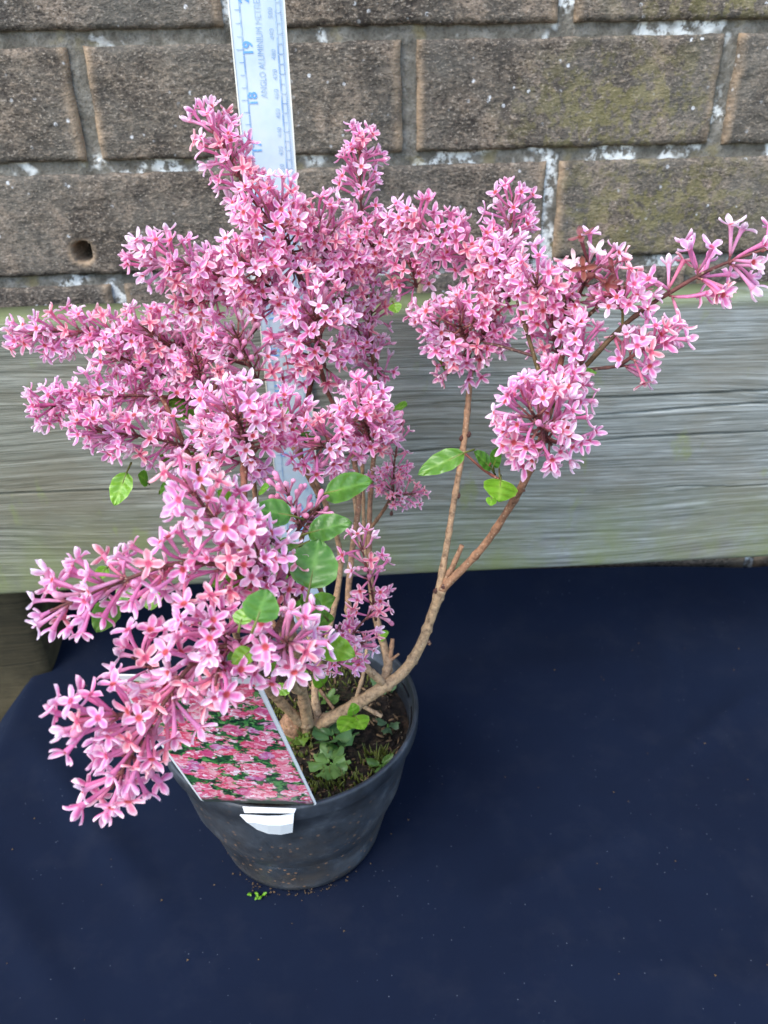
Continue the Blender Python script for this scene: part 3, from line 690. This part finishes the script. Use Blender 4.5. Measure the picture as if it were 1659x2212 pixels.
# ---- leaves
LEAVES = [ # base(x,y), tip(x,y), distance base, distance tip, width px, fold, hue
 ((701, 1066), (806, 1040), .312, .30, 62, .5, 0), ((664, 1152), (756, 1126), .275, .268, 58, .35, 0), ((668, 1272), (690, 1163), .25, .262, 96, .25, 0),
 ((630, 1114), (546, 1098), .29, .287, 56, .45, 0), ((553, 1344), (578, 1272), .212, .218, 72, .3, 0), ((518, 1350), (532, 1312), .215, .22, 40, .2, 2),
 ((690, 1392), (764, 1414), .262, .25, 54, .3, 2), ((274, 1020), (246, 1092), .37, .358, 42, .3, 2), ((1003, 978), (902, 1024), .366, .36, 46, .55, 1),
 ((1062, 1012), (1024, 975), .358, .355, 34, .5, 0), ((1066, 1008), (1078, 968), .357, .35, 30, .4, 0), ((1082, 1036), (1078, 1084), .352, .334, 66, .25, 2), ((1062, 1074), (1060, 1092), .356, .352, 22, .2, 2),
 ((847, 885), (880, 876), .42, .41, 34, .2, 1), ((846, 905), (828, 918), .425, .42, 22, .2, 2), ((420, 858), (352, 872), .43, .42, 48, .3, 1), ((440, 905), (380, 900), .42, .41, 40, .3, 1), 
 ((245, 1296), (208, 1366), .262, .25, 52, .3, 1), ((285, 1270), (250, 1300), .275, .27, 40, .3, 1), ((330, 1275), (325, 1318), .272, .265, 44, .3, 2), ((232, 1225), (205, 1250), .268, .262, 24, .3, 2),
 ((540, 1262), (452, 1262), .29, .28, 42, .3, 1), ((520, 1255), (572, 1268), .295, .285, 36, .3, 1), ((648, 1178), (585, 1212), .285, .28, 58, .3, 1), ((560, 1262), (490, 1250), .262, .258, 40, .3, 2), ((700, 1330), (650, 1300), .27, .262, 50, .3, 1), ((545, 1405), (500, 1432), .225, .22, 40, .3, 2), ((680, 1345), (720, 1335), .28, .275, 36, .3, 1), ((630, 1240), (590, 1222), .315, .31, 44, .3, 1),
 ((662, 1330), (720, 1290), .315, .305, 56, .3, 1), ((655, 1335), (640, 1275), .32, .315, 50, .3, 0), ((700, 1345), (655, 1372), .31, .30, 46, .3, 1),
 ((765, 1548), (736, 1576), .352, .335, 44, .15, 2), ((767, 1546), (786, 1574), .352, .335, 42, .15, 2), ((764, 1546), (762, 1520), .352, .352, 28, .2, 2),
 ((540, 1400), (492, 1425), .262, .255, 46, .3, 1), ((530, 1410), (520, 1440), .262, .255, 40, .3, 2), ((362, 1375), (366, 1398), .255, .25, 36, .3, 1),
 ((600, 950), (655, 925), .395, .385, 44, .35, 0), ((690, 955), (640, 945), .40, .39, 36, .3, 0), ((590, 900), (625, 880), .40, .395, 36, .3, 0),
 ((440, 1010), (390, 985), .40, .395, 40, .3, 1), ((470, 985), (430, 965), .40, .395, 36, .3, 1), ((320, 1040), (298, 1025), .385, .38, 34, .3, 1), ((370, 1000), (340, 990), .385, .38, 30, .3, 1),
 ((966, 800), (948, 775), .43, .42, 30, .3, 2), ((1050, 785), (1062, 765), .42, .41, 34, .3, 1), ((660, 790), (640, 800), .42, .41, 22, .3, 2), ((850, 655), (858, 675), .44, .435, 26, .3, 2), ((690, 690), (712, 676), .44, .435, 22, .3, 2),
 ((655, 1490), (640, 1440), .37, .365, 40, .3, 2), ((700, 1480), (680, 1450), .38, .375, 34, .3, 2), ((600, 1440), (570, 1420), .355, .35, 34, .3, 2), ((620, 1480), (600, 1500), .36, .355, 30, .3, 2), ((1250, 800), (1290, 806), .352, .35, 16, .2, 1), ((1140, 840), (1122, 832), .362, .36, 14, .2, 1),
 ((500, 1085), (470, 1060), .335, .33, 30, .3, 2), ((560, 1062), (580, 1050), .32, .315, 26, .3, 1), ((820, 1380), (838, 1365), .40, .395, 20, .3, 2), ((345, 1060), (362, 1048), .38, .375, 26, .3, 1)]
LG = [(S(70, 116, 40), S(104, 150, 66)), (S(86, 134, 40), S(124, 168, 70)), (S(112, 162, 42), S(150, 192, 80))]
rl = random.Random(11)
def leaf(b, t, yb, yt, wpx, fo, hue, k):
    B, T = at(*b, yb), at(*t, yt); ax = T-B; L = ax.length; ax.normalize()
    view = (CAM-(B+T)/2).normalized(); nrm = (view*.75+Vector((0, 0, 1))*.55 + Vector((rl.uniform(-.35, .35), 0, 0))); nrm = (nrm-ax*nrm.dot(ax)).normalized()
    sd_ = ax.cross(nrm); wid = wpx*sc_(*b, yb)*1.08; nu, nv = 14, 10; V = []; C = []
    c0, c1 = LG[hue]; jit = rl.uniform(.85, 1.15); curl = rl.uniform(-.18, .05); tw = rl.uniform(-.3, .3)
    for j in range(nu+1):
        u = j/nu; hw = wid*.5*(math.sin(math.pi*u**.78))**.68 if 0 < u < 1 else 0
        hw *= 1.04
        for i in range(nv+1):
            v = 2*i/nv-1; q = abs(v)
            ed = 1+.03*math.sin(u*23+v)*q
            z = hw*fo*.55*q - hw*.25*fo*q*q + curl*L*(u-.3)**2 + .0011*math.sin(u*21-q*4.5)*q*(1-q)*3*min(1, L/.02)
            cs, sn = math.cos(tw*(u-.5)), math.sin(tw*(u-.5)); x = v*hw*ed
            V.append(B+ax*(L*u)+sd_*(x*cs-z*sn)+nrm*(z*cs+x*sn))
            vein = max(math.exp(-(v/.05)**2), .55*max(0, 1-abs(((u*7-q*2.3) % 1)-.5)/.09)*(q < .9))
            edge = max(0, (q-.9)/.1)*.5
            m = min(1, vein*.75+edge); C.append([(a*(1-m)+b_*m)*jit for a, b_ in zip(c0[:3], c1[:3])])
    Fc = [(j*(nv+1)+i, j*(nv+1)+i+1, (j+1)*(nv+1)+i+1, (j+1)*(nv+1)+i) for j in range(nu) for i in range(nv)]
    lf = obj('leaf', V, Fc, MT['leaf'], lil, tuple(B), col=C)
    st = B-ax*min(.006, L*.35)-nrm*.0015
    V, Fc = tube([st, B, B+ax*L*.5-nrm*.0003], [.0006, .0005, .0002], 5)
    obj('leaf_stalk', V, Fc, MT['leaf'], lf, tuple(B), col=[lerp3(S(118, 96, 58), S(120, 150, 66), .5)]*len(V))
for k, a in enumerate(LEAVES): leaf(*a, k)

# ---- flowers
LT = .0115
PK = [(S(240, 144, 192), S(255, 230, 241)), (S(236, 134, 190), S(254, 226, 240)), (S(244, 146, 178), S(255, 228, 235)), (S(244, 140, 156), S(255, 222, 222)), (S(245, 192, 220), S(255, 242, 248)), (S(230, 118, 172), S(254, 216, 232)), (S(236, 156, 208), S(254, 232, 246))]
def floret(rnd, kind='open'):
    V = []; Fc = []; C = []
    face, rim = rnd.choice(PK[:3]+PK if rnd.random() < .8 else PK)
    tubec = lerp3(lerp3(face, S(228, 142, 186), .45), S(247, 200, 222), rnd.uniform(0, .35)); throat = S(208, 98, 130) if rnd.random() < .6 else S(206, 96, 96)
    bend = rnd.uniform(-.0012, .0012); ns = 7
    prof = [(0, .00045), (.15, .0006), (.5, .00068), (.85, .0009), (1, .0013)] if kind != 'bud' else [(0, .0005), (.2, .0007), (.6, .0009), (.72, .0014), (.85, .0017), (.95, .0012), (1, .0003)]
    Lf = LT*rnd.uniform(.9, 1.1)
    for t, r in prof:
        for k in range(ns):
            a = 2*math.pi*k/ns; V.append((bend*t*t*4+r*math.cos(a), r*math.sin(a), Lf*t))
            C.append(lerp3(S(170, 104, 116), tubec, min(1, t*5)) if t < .2 else (tubec if kind != 'bud' else lerp3(tubec, face, t)))
    for i in range(len(prof)-1):
        for k in range(ns): Fc.append((i*ns+k, i*ns+(k+1) % ns, (i+1)*ns+(k+1) % ns, (i+1)*ns+k))
    if kind == 'bud': return np.array(V), Fc, np.array(C)
    cx = bend*4
    # throat disc
    o = len(V); V.append((cx, 0, Lf*.93)); C.append(lerp3(throat, S(90, 20, 40), .35)[:3]); 
    for k in range(ns):
        a = 2*math.pi*k/ns; V.append((cx+.00105*math.cos(a), .00105*math.sin(a), Lf*1.004)); C.append(throat[:3])
    for k in range(ns): Fc.append((o, o+1+k, o+1+(k+1) % ns))
    npet = 4; a0 = rnd.random()*6.28; lean = 1.35 if kind == 'open' else .75
    for q in range(npet):
        a = a0+q*2*math.pi/npet+rnd.uniform(-.14, .14); th = lean+rnd.uniform(-.3, .35); L = .0050*rnd.uniform(.85, 1.12); hw = .00142*rnd.uniform(.85, 1.15)
        ca, sa = math.cos(a), math.sin(a); dirv = np.array((ca*math.sin(th), sa*math.sin(th), math.cos(th))); side = np.array((-sa, ca, 0)); nr = np.cross(dirv, side); nr = nr if nr[2] > 0 else -nr
        tip = rnd.uniform(.18, .45)*(1 if rnd.random() < .8 else -.8); roll = rnd.uniform(-.25, .25)
        base = np.array((cx+.0009*ca, .0009*sa, Lf*.985)); o = len(V); us = (0, .18, .4, .62, .82, .94, 1); vs = (-1, -.74, -.3, 0, .3, .74, 1)
        for u in us:
            wd = hw*(.62+.38*math.sin(math.pi*min(1, u*.9)))*(1 if u < .6 else max(.05, 1-((u-.6)/.4)**2.2)**.75)
            for v in vs:
                z = .42*hw*(abs(v)**2)*(.5+u) + L*tip*max(0, u-.45)**2*2.2 - .00012*(v == 0)
                x = v*wd
                p = base+dirv*(L*u)+side*(x*math.cos(roll*u)-0)+nr*(z+x*math.sin(roll*u)); V.append(tuple(p))
                e = max(0, (abs(v)-.42)/.5); e = max(e, max(0, (u-.7)/.24)); e = min(1, e)
                c = lerp3(face, rim, e*.95); c = lerp3(throat, c, min(1, .3+u*5)) if u < .2 else c
                if v == 0: c = lerp3(c, throat, .10)
                C.append(c)
        n = len(vs)
        for j in range(len(us)-1):
            for i in range(n-1): Fc.append((o+j*n+i, o+j*n+i+1, o+(j+1)*n+i+1, o+(j+1)*n+i))
    return np.array(V), Fc, np.array(C)
rf = random.Random(5)
VAR = [floret(rf, 'open') for _ in range(22)]+[floret(rf, 'half') for _ in range(7)]+[floret(rf, 'bud') for _ in range(5)]
for _v in range(29, 34): VAR[_v] = (VAR[_v][0], VAR[_v][1], VAR[_v][2]*.45+np.array(S(232, 176, 190)[:3])*.55)
NOPEN, NHALF = 22, 7
VME = [mesh('flower', V, Fc, MT['flower'], col=C) for V, Fc, C in VAR]
def brown(v):
    V, Fc, C = VAR[v]; return mesh('flower', V*np.array((.8, .8, 1)), Fc, MT['flower'], col=lerp_arr(C, S(120, 66, 34), .85))
def lerp_arr(C, c, t): return C*(1-t)+np.array(c[:3])*t
BROWN = [brown(23), brown(25)]
PALE = [mesh('flower', VAR[v][0], VAR[v][1], MT['flower'], col=lerp_arr(VAR[v][2], S(246, 232, 226), .75)) for v in (24, 26)]

FL = []          # (cluster index, variant, matrix, size)
CLUST = []
GRID = {}
def free(p, d):
    k = tuple(int(c//.008) for c in p)
    for a in (-1, 0, 1):
        for b in (-1, 0, 1):
            for c in (-1, 0, 1):
                for q in GRID.get((k[0]+a, k[1]+b, k[2]+c), ()):
                    if (q-p).length < d: return False
    return True
def occupy(p): GRID.setdefault(tuple(int(c//.008) for c in p), []).append(p)
STK = S(112, 66, 62)
def panicle(axis, Rpx, size=1., shape='spike', dens=1., bud=.06, gap=1., cam=.3, seed=0, t0=.08):
    rnd = random.Random(seed*13+5); ci = len(CLUST)
    P = catmull([at(*a) for a in axis], 8); mid = axis[len(axis)//2]; R = Rpx*sc_(*mid)
    L = sum((P[i+1]-P[i]).length for i in range(len(P)-1)); cum = [0]
    for i in range(len(P)-1): cum.append(cum[-1]+(P[i+1]-P[i]).length)
    def pt(t):
        s = t*L
        for i in range(len(P)-1):
            if cum[i+1] >= s or i == len(P)-2:
                f = (s-cum[i])/max(1e-6, cum[i+1]-cum[i]); return P[i].lerp(P[i+1], min(1, f)), (P[min(i+2, len(P)-1)]-P[max(0, i-1)]).normalized()
    mb = MB()
    V, Fc = tube(P, [.0011*size*(1-.55*i/(len(P)-1)) for i in range(len(P))], 6); mb.add(V, Fc, lerp3(STK, DARK, .5))
    lt = LT*size
    prof = (lambda t: (1-.62*t)*min(1, .55+t*3)) if shape == 'spike' else (lambda t: math.sqrt(max(.12, 1-(max(0, t-.25)/.82)**2)))
    def fl(base, d, kind=None):
        view = (CAM-base).normalized(); d = (d+view*cam*rnd.uniform(.2, 1)+Vector((0, 0, .12))).normalized()
        m = base+d*lt
        if not free(m, .0046*size*gap): return False
        occupy(m)
        x = rnd.random(); k = kind if kind is not None else (NOPEN+NHALF+rnd.randrange(5) if x < bud else (NOPEN+rnd.randrange(NHALF) if x < bud+.24 else rnd.randrange(NOPEN)))
        s = size*rnd.uniform(.88, 1.1)
        q = Vector((0, 0, 1)).rotation_difference(d); mt = Matrix.Translation(base) @ q.to_matrix().to_4x4() @ Matrix.Rotation(rnd.random()*6.28, 4, 'Z') @ Matrix.Scale(s, 4)
        FL.append([ci, k, mt, s]); return True
    tE = max(.45, 1-.75*lt/L) if shape == 'spike' else max(.4, 1-.9*lt/L)
    nn = max(3, int(L*tE/(.0062*size)*dens)); az = rnd.random()*6
    for i in range(nn+1):
        t = t0+(tE-t0)*i/nn; p, tg = pt(t); u = tg.orthogonal().normalized(); vv = tg.cross(u); r = R*prof(t)
        last = i == nn
        nb = (4 if shape == 'dome' else 3) if not last else 4
        az += 1.2
        for b in range(nb):
            a = az+b*2*math.pi/nb+rnd.uniform(-.35, .35)
            al = (1.25-.55*t)+rnd.uniform(-.2, .2) if not last else .45
            if shape == 'dome' and last: al = .7
            d = (tg*math.cos(al)+(u*math.cos(a)+vv*math.sin(a))*math.sin(al)).normalized()
            l = max(.002, (r/max(.5, math.sin(al))-lt-.0035*size)*rnd.uniform(.55, 1.0))
            e = p+d*l; got = 0; bases = []
            o1 = d.orthogonal().normalized(); o2 = d.cross(o1)
            for q in range(5):
                f = 1-(q//3)*.35*rnd.random(); b0 = p.lerp(e, f) if l > .006 else e
                aa = rnd.random()*6.28; sp = rnd.uniform(.15, .85) if q else .1
                dd = (d+(o1*math.cos(aa)+o2*math.sin(aa))*sp).normalized()
                if rnd.random() > .93*min(1, dens+.15): continue
                bb = b0+dd*.0012
                if fl(bb, dd): got += 1; bases.append((b0, bb))
            if got:
                V, Fc = tube([p, p.lerp(e, .5)+Vector((0, 0, -.0006)), e], [.0007*size, .0006*size, .0005*size], 5); mb.add(V, Fc, STK)
                for b0, bb in bases:
                    V, Fc = tube([b0, bb+(bb-b0)*.4], [.0005*size, .0006*size], 4); mb.add(V, Fc, S(146, 84, 90))
    CLUST.append((mb, P[0]))
PAN = [
 ([(620, 520, .43), (545, 430, .43), (490, 330, .43), (448, 258, .43)], 50, .95, 'spike', .8),
 ([(640, 590, .45), (585, 455, .405)], 118, .95, 'dome', 1), ([(600, 640, .43), (520, 555, .39)], 88, .95, 'dome', 1), ([(720, 610, .45), (692, 475, .42)], 82, .92, 'dome', 1),
 ([(792, 640, .47), (780, 450, .465), (775, 300, .46)], 50, .85, 'spike', .8), ([(780, 560, .47), (830, 500, .45)], 55, .85, 'dome', .8),
 ([(620, 670, .43), (450, 585, .405), (310, 560, .39)], 66, .98, 'spike', .9), ([(470, 640, .43), (400, 650, .405)], 66, .95, 'dome', .9),
 ([(690, 790, .43), (678, 655, .385)], 112, 1, 'dome', 1), ([(740, 660, .45), (742, 555, .43)], 70, .9, 'dome', .9),
 ([(830, 820, .47), (790, 745, .455), (760, 690, .455)], 72, .88, 'spike', .8), ([(800, 700, .47), (805, 640, .46)], 40, .85, 'dome', .6),
 ([(540, 790, .45), (330, 730, .44), (160, 715, .43), (45, 725, .425)], 82, .97, 'spike', 1), ([(360, 810, .44), (230, 760, .425)], 70, .95, 'dome', 1), ([(400, 770, .44), (300, 700, .425)], 60, .95, 'dome', 1),
 ([(440, 860, .43), (240, 855, .41), (85, 880, .395)], 64, .97, 'spike', .9), ([(480, 980, .40), (320, 945, .375), (190, 925, .36)], 92, .97, 'spike', 1),
 ([(560, 830, .42), (500, 700, .395)], 88, 1, 'dome', .8, .25), ([(440, 840, .43), (420, 760, .415)], 70, .95, 'dome', .9),
 ([(545, 990, .365), (508, 885, .32)], 112, 1, 'dome', 1), ([(800, 960, .40), (778, 868, .358)], 84, .95, 'dome', 1), ([(740, 950, .375), (680, 968, .345)], 76, .95, 'dome', .9), ([(610, 900, .38), (640, 905, .36)], 46, .95, 'dome', .7, .3),
 ([(1120, 620, .43), (1000, 535, .415), (860, 480, .40)], 80, .97, 'spike', 1), ([(1095, 560, .43), (1108, 425, .425)], 44, .9, 'spike', .9), ([(1100, 650, .43), (1075, 545, .395)], 70, .95, 'dome', .9), ([(900, 620, .45), (880, 540, .44)], 60, .88, 'dome', .8),
 ([(1016, 765, .43), (990, 690, .395)], 108, .95, 'dome', 1), ([(1010, 750, .43), (925, 690, .41)], 64, .95, 'dome', .8), ([(1020, 750, .43), (1070, 690, .41)], 58, .95, 'dome', .8),
 ([(1195, 710, .39), (1150, 590, .36)], 84, .98, 'dome', .7), ([(1240, 660, .385), (1285, 565, .36)], 82, .98, 'dome', .7), ([(1205, 770, .385), (1190, 665, .37)], 56, .95, 'dome', .5),
 ([(1425, 645, .352), (1540, 580, .345), (1690, 525, .342)], 66, 1.05, 'spike', .55), ([(1335, 792, .35), (1400, 745, .342), (1440, 715, .34)], 62, 1, 'spike', .6), ([(1345, 670, .355), (1350, 610, .35)], 40, .95, 'dome', .5),
 ([(1190, 960, .35), (1148, 885, .31)], 122, 1, 'dome', 1), ([(1205, 850, .355), (1215, 830, .335)], 52, 1, 'dome', .5), ([(1260, 800, .36), (1245, 720, .355)], 40, .95, 'spike', .5),
 ([(850, 1092, .415), (852, 1000, .408), (868, 912, .405)], 48, .66, 'spike', .5, .3), ([(850, 1070, .412), (902, 1065, .408)], 24, .6, 'spike', .7, .2), ([(848, 1060, .412), (812, 1030, .408)], 22, .6, 'spike', .7, .2),
 ([(812, 1340, .36), (800, 1260, .35), (778, 1170, .345)], 54, .82, 'spike', .5, .45), ([(715, 1440, .325), (765, 1365, .33), (808, 1318, .33)], 56, .85, 'spike', .5, .1), ([(745, 1400, .33), (795, 1385, .32)], 36, .8, 'spike', .4),
 ([(640, 1285, .275), (430, 1215, .25), (230, 1268, .24), (108, 1320, .235)], 66, 1, 'spike', .8), ([(580, 1240, .275), (470, 1130, .255), (395, 1030, .25)], 84, 1, 'spike', .85), ([(600, 1280, .275), (545, 1165, .245)], 66, 1, 'dome', .6),
 ([(510, 1395, .25), (430, 1345, .22)], 68, 1, 'dome', .8), ([(612, 1410, .25), (622, 1375, .215)], 72, 1.08, 'dome', .45),  ([(735, 1350, .30), (705, 1430, .285)], 42, .68, 'dome', .45),
 ([(600, 1370, .245), (440, 1415, .228), (340, 1540, .215), (240, 1705, .205)], 112, 1.05, 'spike', .9), ([(480, 1410, .235), (465, 1480, .21)], 66, 1.05, 'dome', .5), ([(340, 1440, .24), (285, 1420, .225)], 52, 1, 'dome', .3), ([(330, 1540, .215), (165, 1550, .205)], 62, 1.03, 'spike', .75),
 ([(648, 1140, .305), (615, 1045, .30)], 42, .8, 'spike', .6, 1.), ([(640, 1150, .302), (690, 1090, .30)], 24, .7, 'spike', .5, 1.),
]
for i, a in enumerate(PAN):
    axis, R, size, shape, dens = a[:5]; panicle(axis, R, size, shape, dens, a[5] if len(a) > 5 else .05, gap=1.3 if axis[-1][2] < .27 else (1.35 if size < .87 and i > 30 else 1.1), cam=.08 if (axis[-1][2] < .3 and shape == 'spike') else .28, seed=i+1)
# nearest, largest-showing flowers become objects of their own; the rest one mass
def vis(mt):
    q = mt.translation-CAM; z = q.dot(FW); x = W/2+F*q.dot(RT)/z; y = H/2-F*q.dot(UP)/z
    return -20 < x < W+20 and -20 < y < H+20
order = sorted(range(len(FL)), key=lambda i: (0 if vis(FL[i][2]) else 1, depth(FL[i][2] @ Vector((0, 0, LT)))/FL[i][3]))
own = set(order[:300])
cobj = []
for mb, p0 in CLUST: cobj.append(obj('flower_cluster', mb.V, mb.F, MT['bark'], lil, tuple(p0), col=mb.C))
BV = []; BF = []; BC = []; nv = 0
tops = [at(1212, 512, .36), at(1290, 580, .352), at(1260, 545, .355)]
for i, (ci, k, mt, s) in enumerate(FL):
    if i in own:
        o = D2.objects.new('flower', VME[k]); COL.objects.link(o); o.parent = cobj[ci]
        ml = mt.copy(); ml.translation = mt.translation-WO[cobj[ci].name]; o.matrix_local = ml
        mo = mt @ Vector((0, 0, LT))
        if min((mo-tops[0]).length, (mo-tops[1]).length) < .009: o.data = BROWN[i % 2]
        elif (mo-tops[2]).length < .009: o.data = PALE[i % 2]
    else:
        V, Fc, C = VAR[k]; A = np.array(mt); Vw = V @ A[:3, :3].T + A[:3, 3]; mo = mt @ Vector((0, 0, LT))
        if min((mo-tops[0]).length, (mo-tops[1]).length) < .011: C = lerp_arr(C, S(120, 66, 34), .85)
        elif (mo-tops[2]).length < .010: C = lerp_arr(C, S(246, 232, 226), .75)
        BV.append(Vw); BC.append(C); BF += [tuple(q+nv for q in f) for f in Fc]; nv += len(V)
if BV:
    o = obj('flowers', np.concatenate(BV), BF, MT['flower'], lil, tuple(SB), col=np.concatenate(BC)); o['kind'] = 'stuff'
print('FLORETS', len(FL))

# ================================================================== weeds in the pot
def weed(px, py, n, size, c, label, seed, tall=.5):
    rnd = random.Random(seed); p = atz(px, py, SZ+.002); e = empty('small_weed', p); tag(e, label, 'weed')
    for k in range(n):
        a = k*2.4+rnd.uniform(-.3, .3); r = size*(.3+.7*(k/n)); d = Vector((math.cos(a), math.sin(a), tall*rnd.uniform(.4, 1))).normalized()
        b = p+Vector((math.cos(a), math.sin(a), 0))*r*.35+Vector((0, 0, .002)); L = size*rnd.uniform(.7, 1.05); sdv = d.cross(Vector((0, 0, 1))).normalized(); up = sdv.cross(d)
        V = [b+Vector((0, 0, .0008))]; C = [list(c[:3])]
        for q in range(15):
            th = 2*math.pi*q/14; rr = L*.5*(1+.16*math.sin(th*4+k)); V.append(b+d*(L*.5-rr*math.cos(th))+sdv*rr*.8*math.sin(th)+up*(.1*L*math.cos(2*th)+.0012*rnd.uniform(-1, 1))); C.append(lerp3(c, S(150, 178, 110), rnd.uniform(0, .3)))
        Fc = [(0, q, q+1) for q in range(1, 15)]
        obj('leaf', V, Fc, MT['leaf'], e, tuple(b), col=C)
    V, Fc = tube([p-Vector((0, 0, .004)), p+Vector((0, 0, .003))], [.0008, .0006], 5); obj('weed_stem', V, Fc, MT['leaf'], e, tuple(p), col=[LG[1][0]]*len(V))
weed(722, 1598, 9, .017, S(72, 112, 72), 'blue-green leafy weed beside the lilac stump in the compost', 1, .9)
weed(715, 1655, 8, .013, S(104, 140, 76), 'pale green lobed weed between the plant tag and the leafy weed', 2, .4)
weed(832, 1490, 4, .010, S(86, 122, 84), 'tiny weed under the thick bent stem by the pot rim', 3, .5)
weed(838, 1572, 3, .009, S(80, 112, 84), 'small grey-green seedling alone by the slotted side of the pot rim', 4, .5)
weed(822, 1660, 4, .009, S(78, 116, 50), 'small mossy green tuft against the front right pot wall', 5, .5)
weed(640, 1600, 7, .010, S(92, 122, 44), 'yellow-green moss tuft at the foot of the lilac stump', 6, .5)
weed(700, 1515, 6, .010, S(92, 130, 56), 'light green seedlings in the shade behind the lilac stump', 7, .6)
weed(770, 1440, 5, .009, S(96, 128, 60), 'little seedling beneath the forked stem at the back of the pot', 8, .6)
mo = MB(); rs = random.Random(21)
for k in range(700):
    cxm, cym, rr = rs.choice([(640, 1620, 45), (700, 1690, 50), (760, 1700, 60), (820, 1640, 30), (690, 1480, 60), (760, 1450, 50), (620, 1540, 40)])
    p = atz(cxm+rs.gauss(0, rr*.5), cym+rs.gauss(0, rr*.4), SZ); r = math.hypot(p.x-PX, p.y-PYC)
    if r > RTOP-.012: continue
    p.z = soil_fn(r/(RTOP-.0072), (math.atan2(p.y-PYC, p.x-PX) % 6.2832)/6.2832)[2]-.0005
    h = rs.uniform(.002, .006) if rs.random() < .9 else rs.uniform(.008, .014); d = Vector((rs.uniform(-.5, .5), rs.uniform(-.5, .5), 1)).normalized()
    V, Fc = tube([p, p+d*h*.5, p+d*h], [.0005, .0006, .0001], 4); mo.add(V, Fc, lerp3(S(84, 96, 34), S(132, 140, 70), rs.random()))
tag(obj('moss', mo.V, mo.F, MT['leaf'], col=mo.C), 'short green moss and grass blades sprouting from the compost', 'moss', kind='stuff')
# crumbs of dirt and a sprig of moss where the pot meets the cloth
cr = MB()
for k in range(70):
    a = rs.gauss(-1.75, .5); r = RB+rs.uniform(-.004, .006)*rs.random(); p = Vector((PX+r*math.cos(a), PYC+r*math.sin(a), .0016)); s = rs.uniform(.0003, .001)
    V = [p+Vector((s*math.cos(q*2.1)*rs.uniform(.6, 1.2), s*math.sin(q*2.1)*rs.uniform(.6, 1.2), 0)) for q in range(3)]+[p+Vector((0, 0, s))]
    cr.add(V, [(0, 1, 2), (0, 3, 1), (1, 3, 2), (2, 3, 0)])
for k in range(90):
    p = Vector((rs.uniform(-.28, .4), rs.uniform(.24, .6), 0)); p.z = fold(p.x, p.y)+.001; s = rs.uniform(.0003, .0010)
    if math.hypot(p.x-PX, p.y-PYC) < .06: continue
    V = [p+Vector((s*math.cos(q*2.1), s*math.sin(q*2.1), 0)) for q in range(3)]+[p+Vector((0, 0, s*.7))]
    cr.add(V, [(0, 1, 2), (0, 3, 1), (1, 3, 2), (2, 3, 0)])
tag(obj('dirt_crumbs', cr.V, cr.F, MT['dirt'], smooth=False), 'crumbs of dry dirt fallen on the navy cloth round the pot', 'dirt', kind='stuff')
sp = empty('moss_sprig', atz(548, 1930, .001)); tag(sp, 'tiny bright green moss sprig on the cloth at the foot of the pot', 'sprig')
for k in range(7):
    b = atz(536+k*5.5+rs.uniform(-4, 4), 1930+rs.uniform(-4, 5), .002); d = Vector((rs.uniform(-1, 1), rs.uniform(-1, .2), rs.uniform(.1, .6))).normalized()
    V, Fc = tube([b, b+d*.0025, b+d*.0045], [.0005, .0011, .0002], 5); obj('leaf', V, Fc, MT['leaf'], sp, tuple(b), col=[LG[2][0]]*len(V))
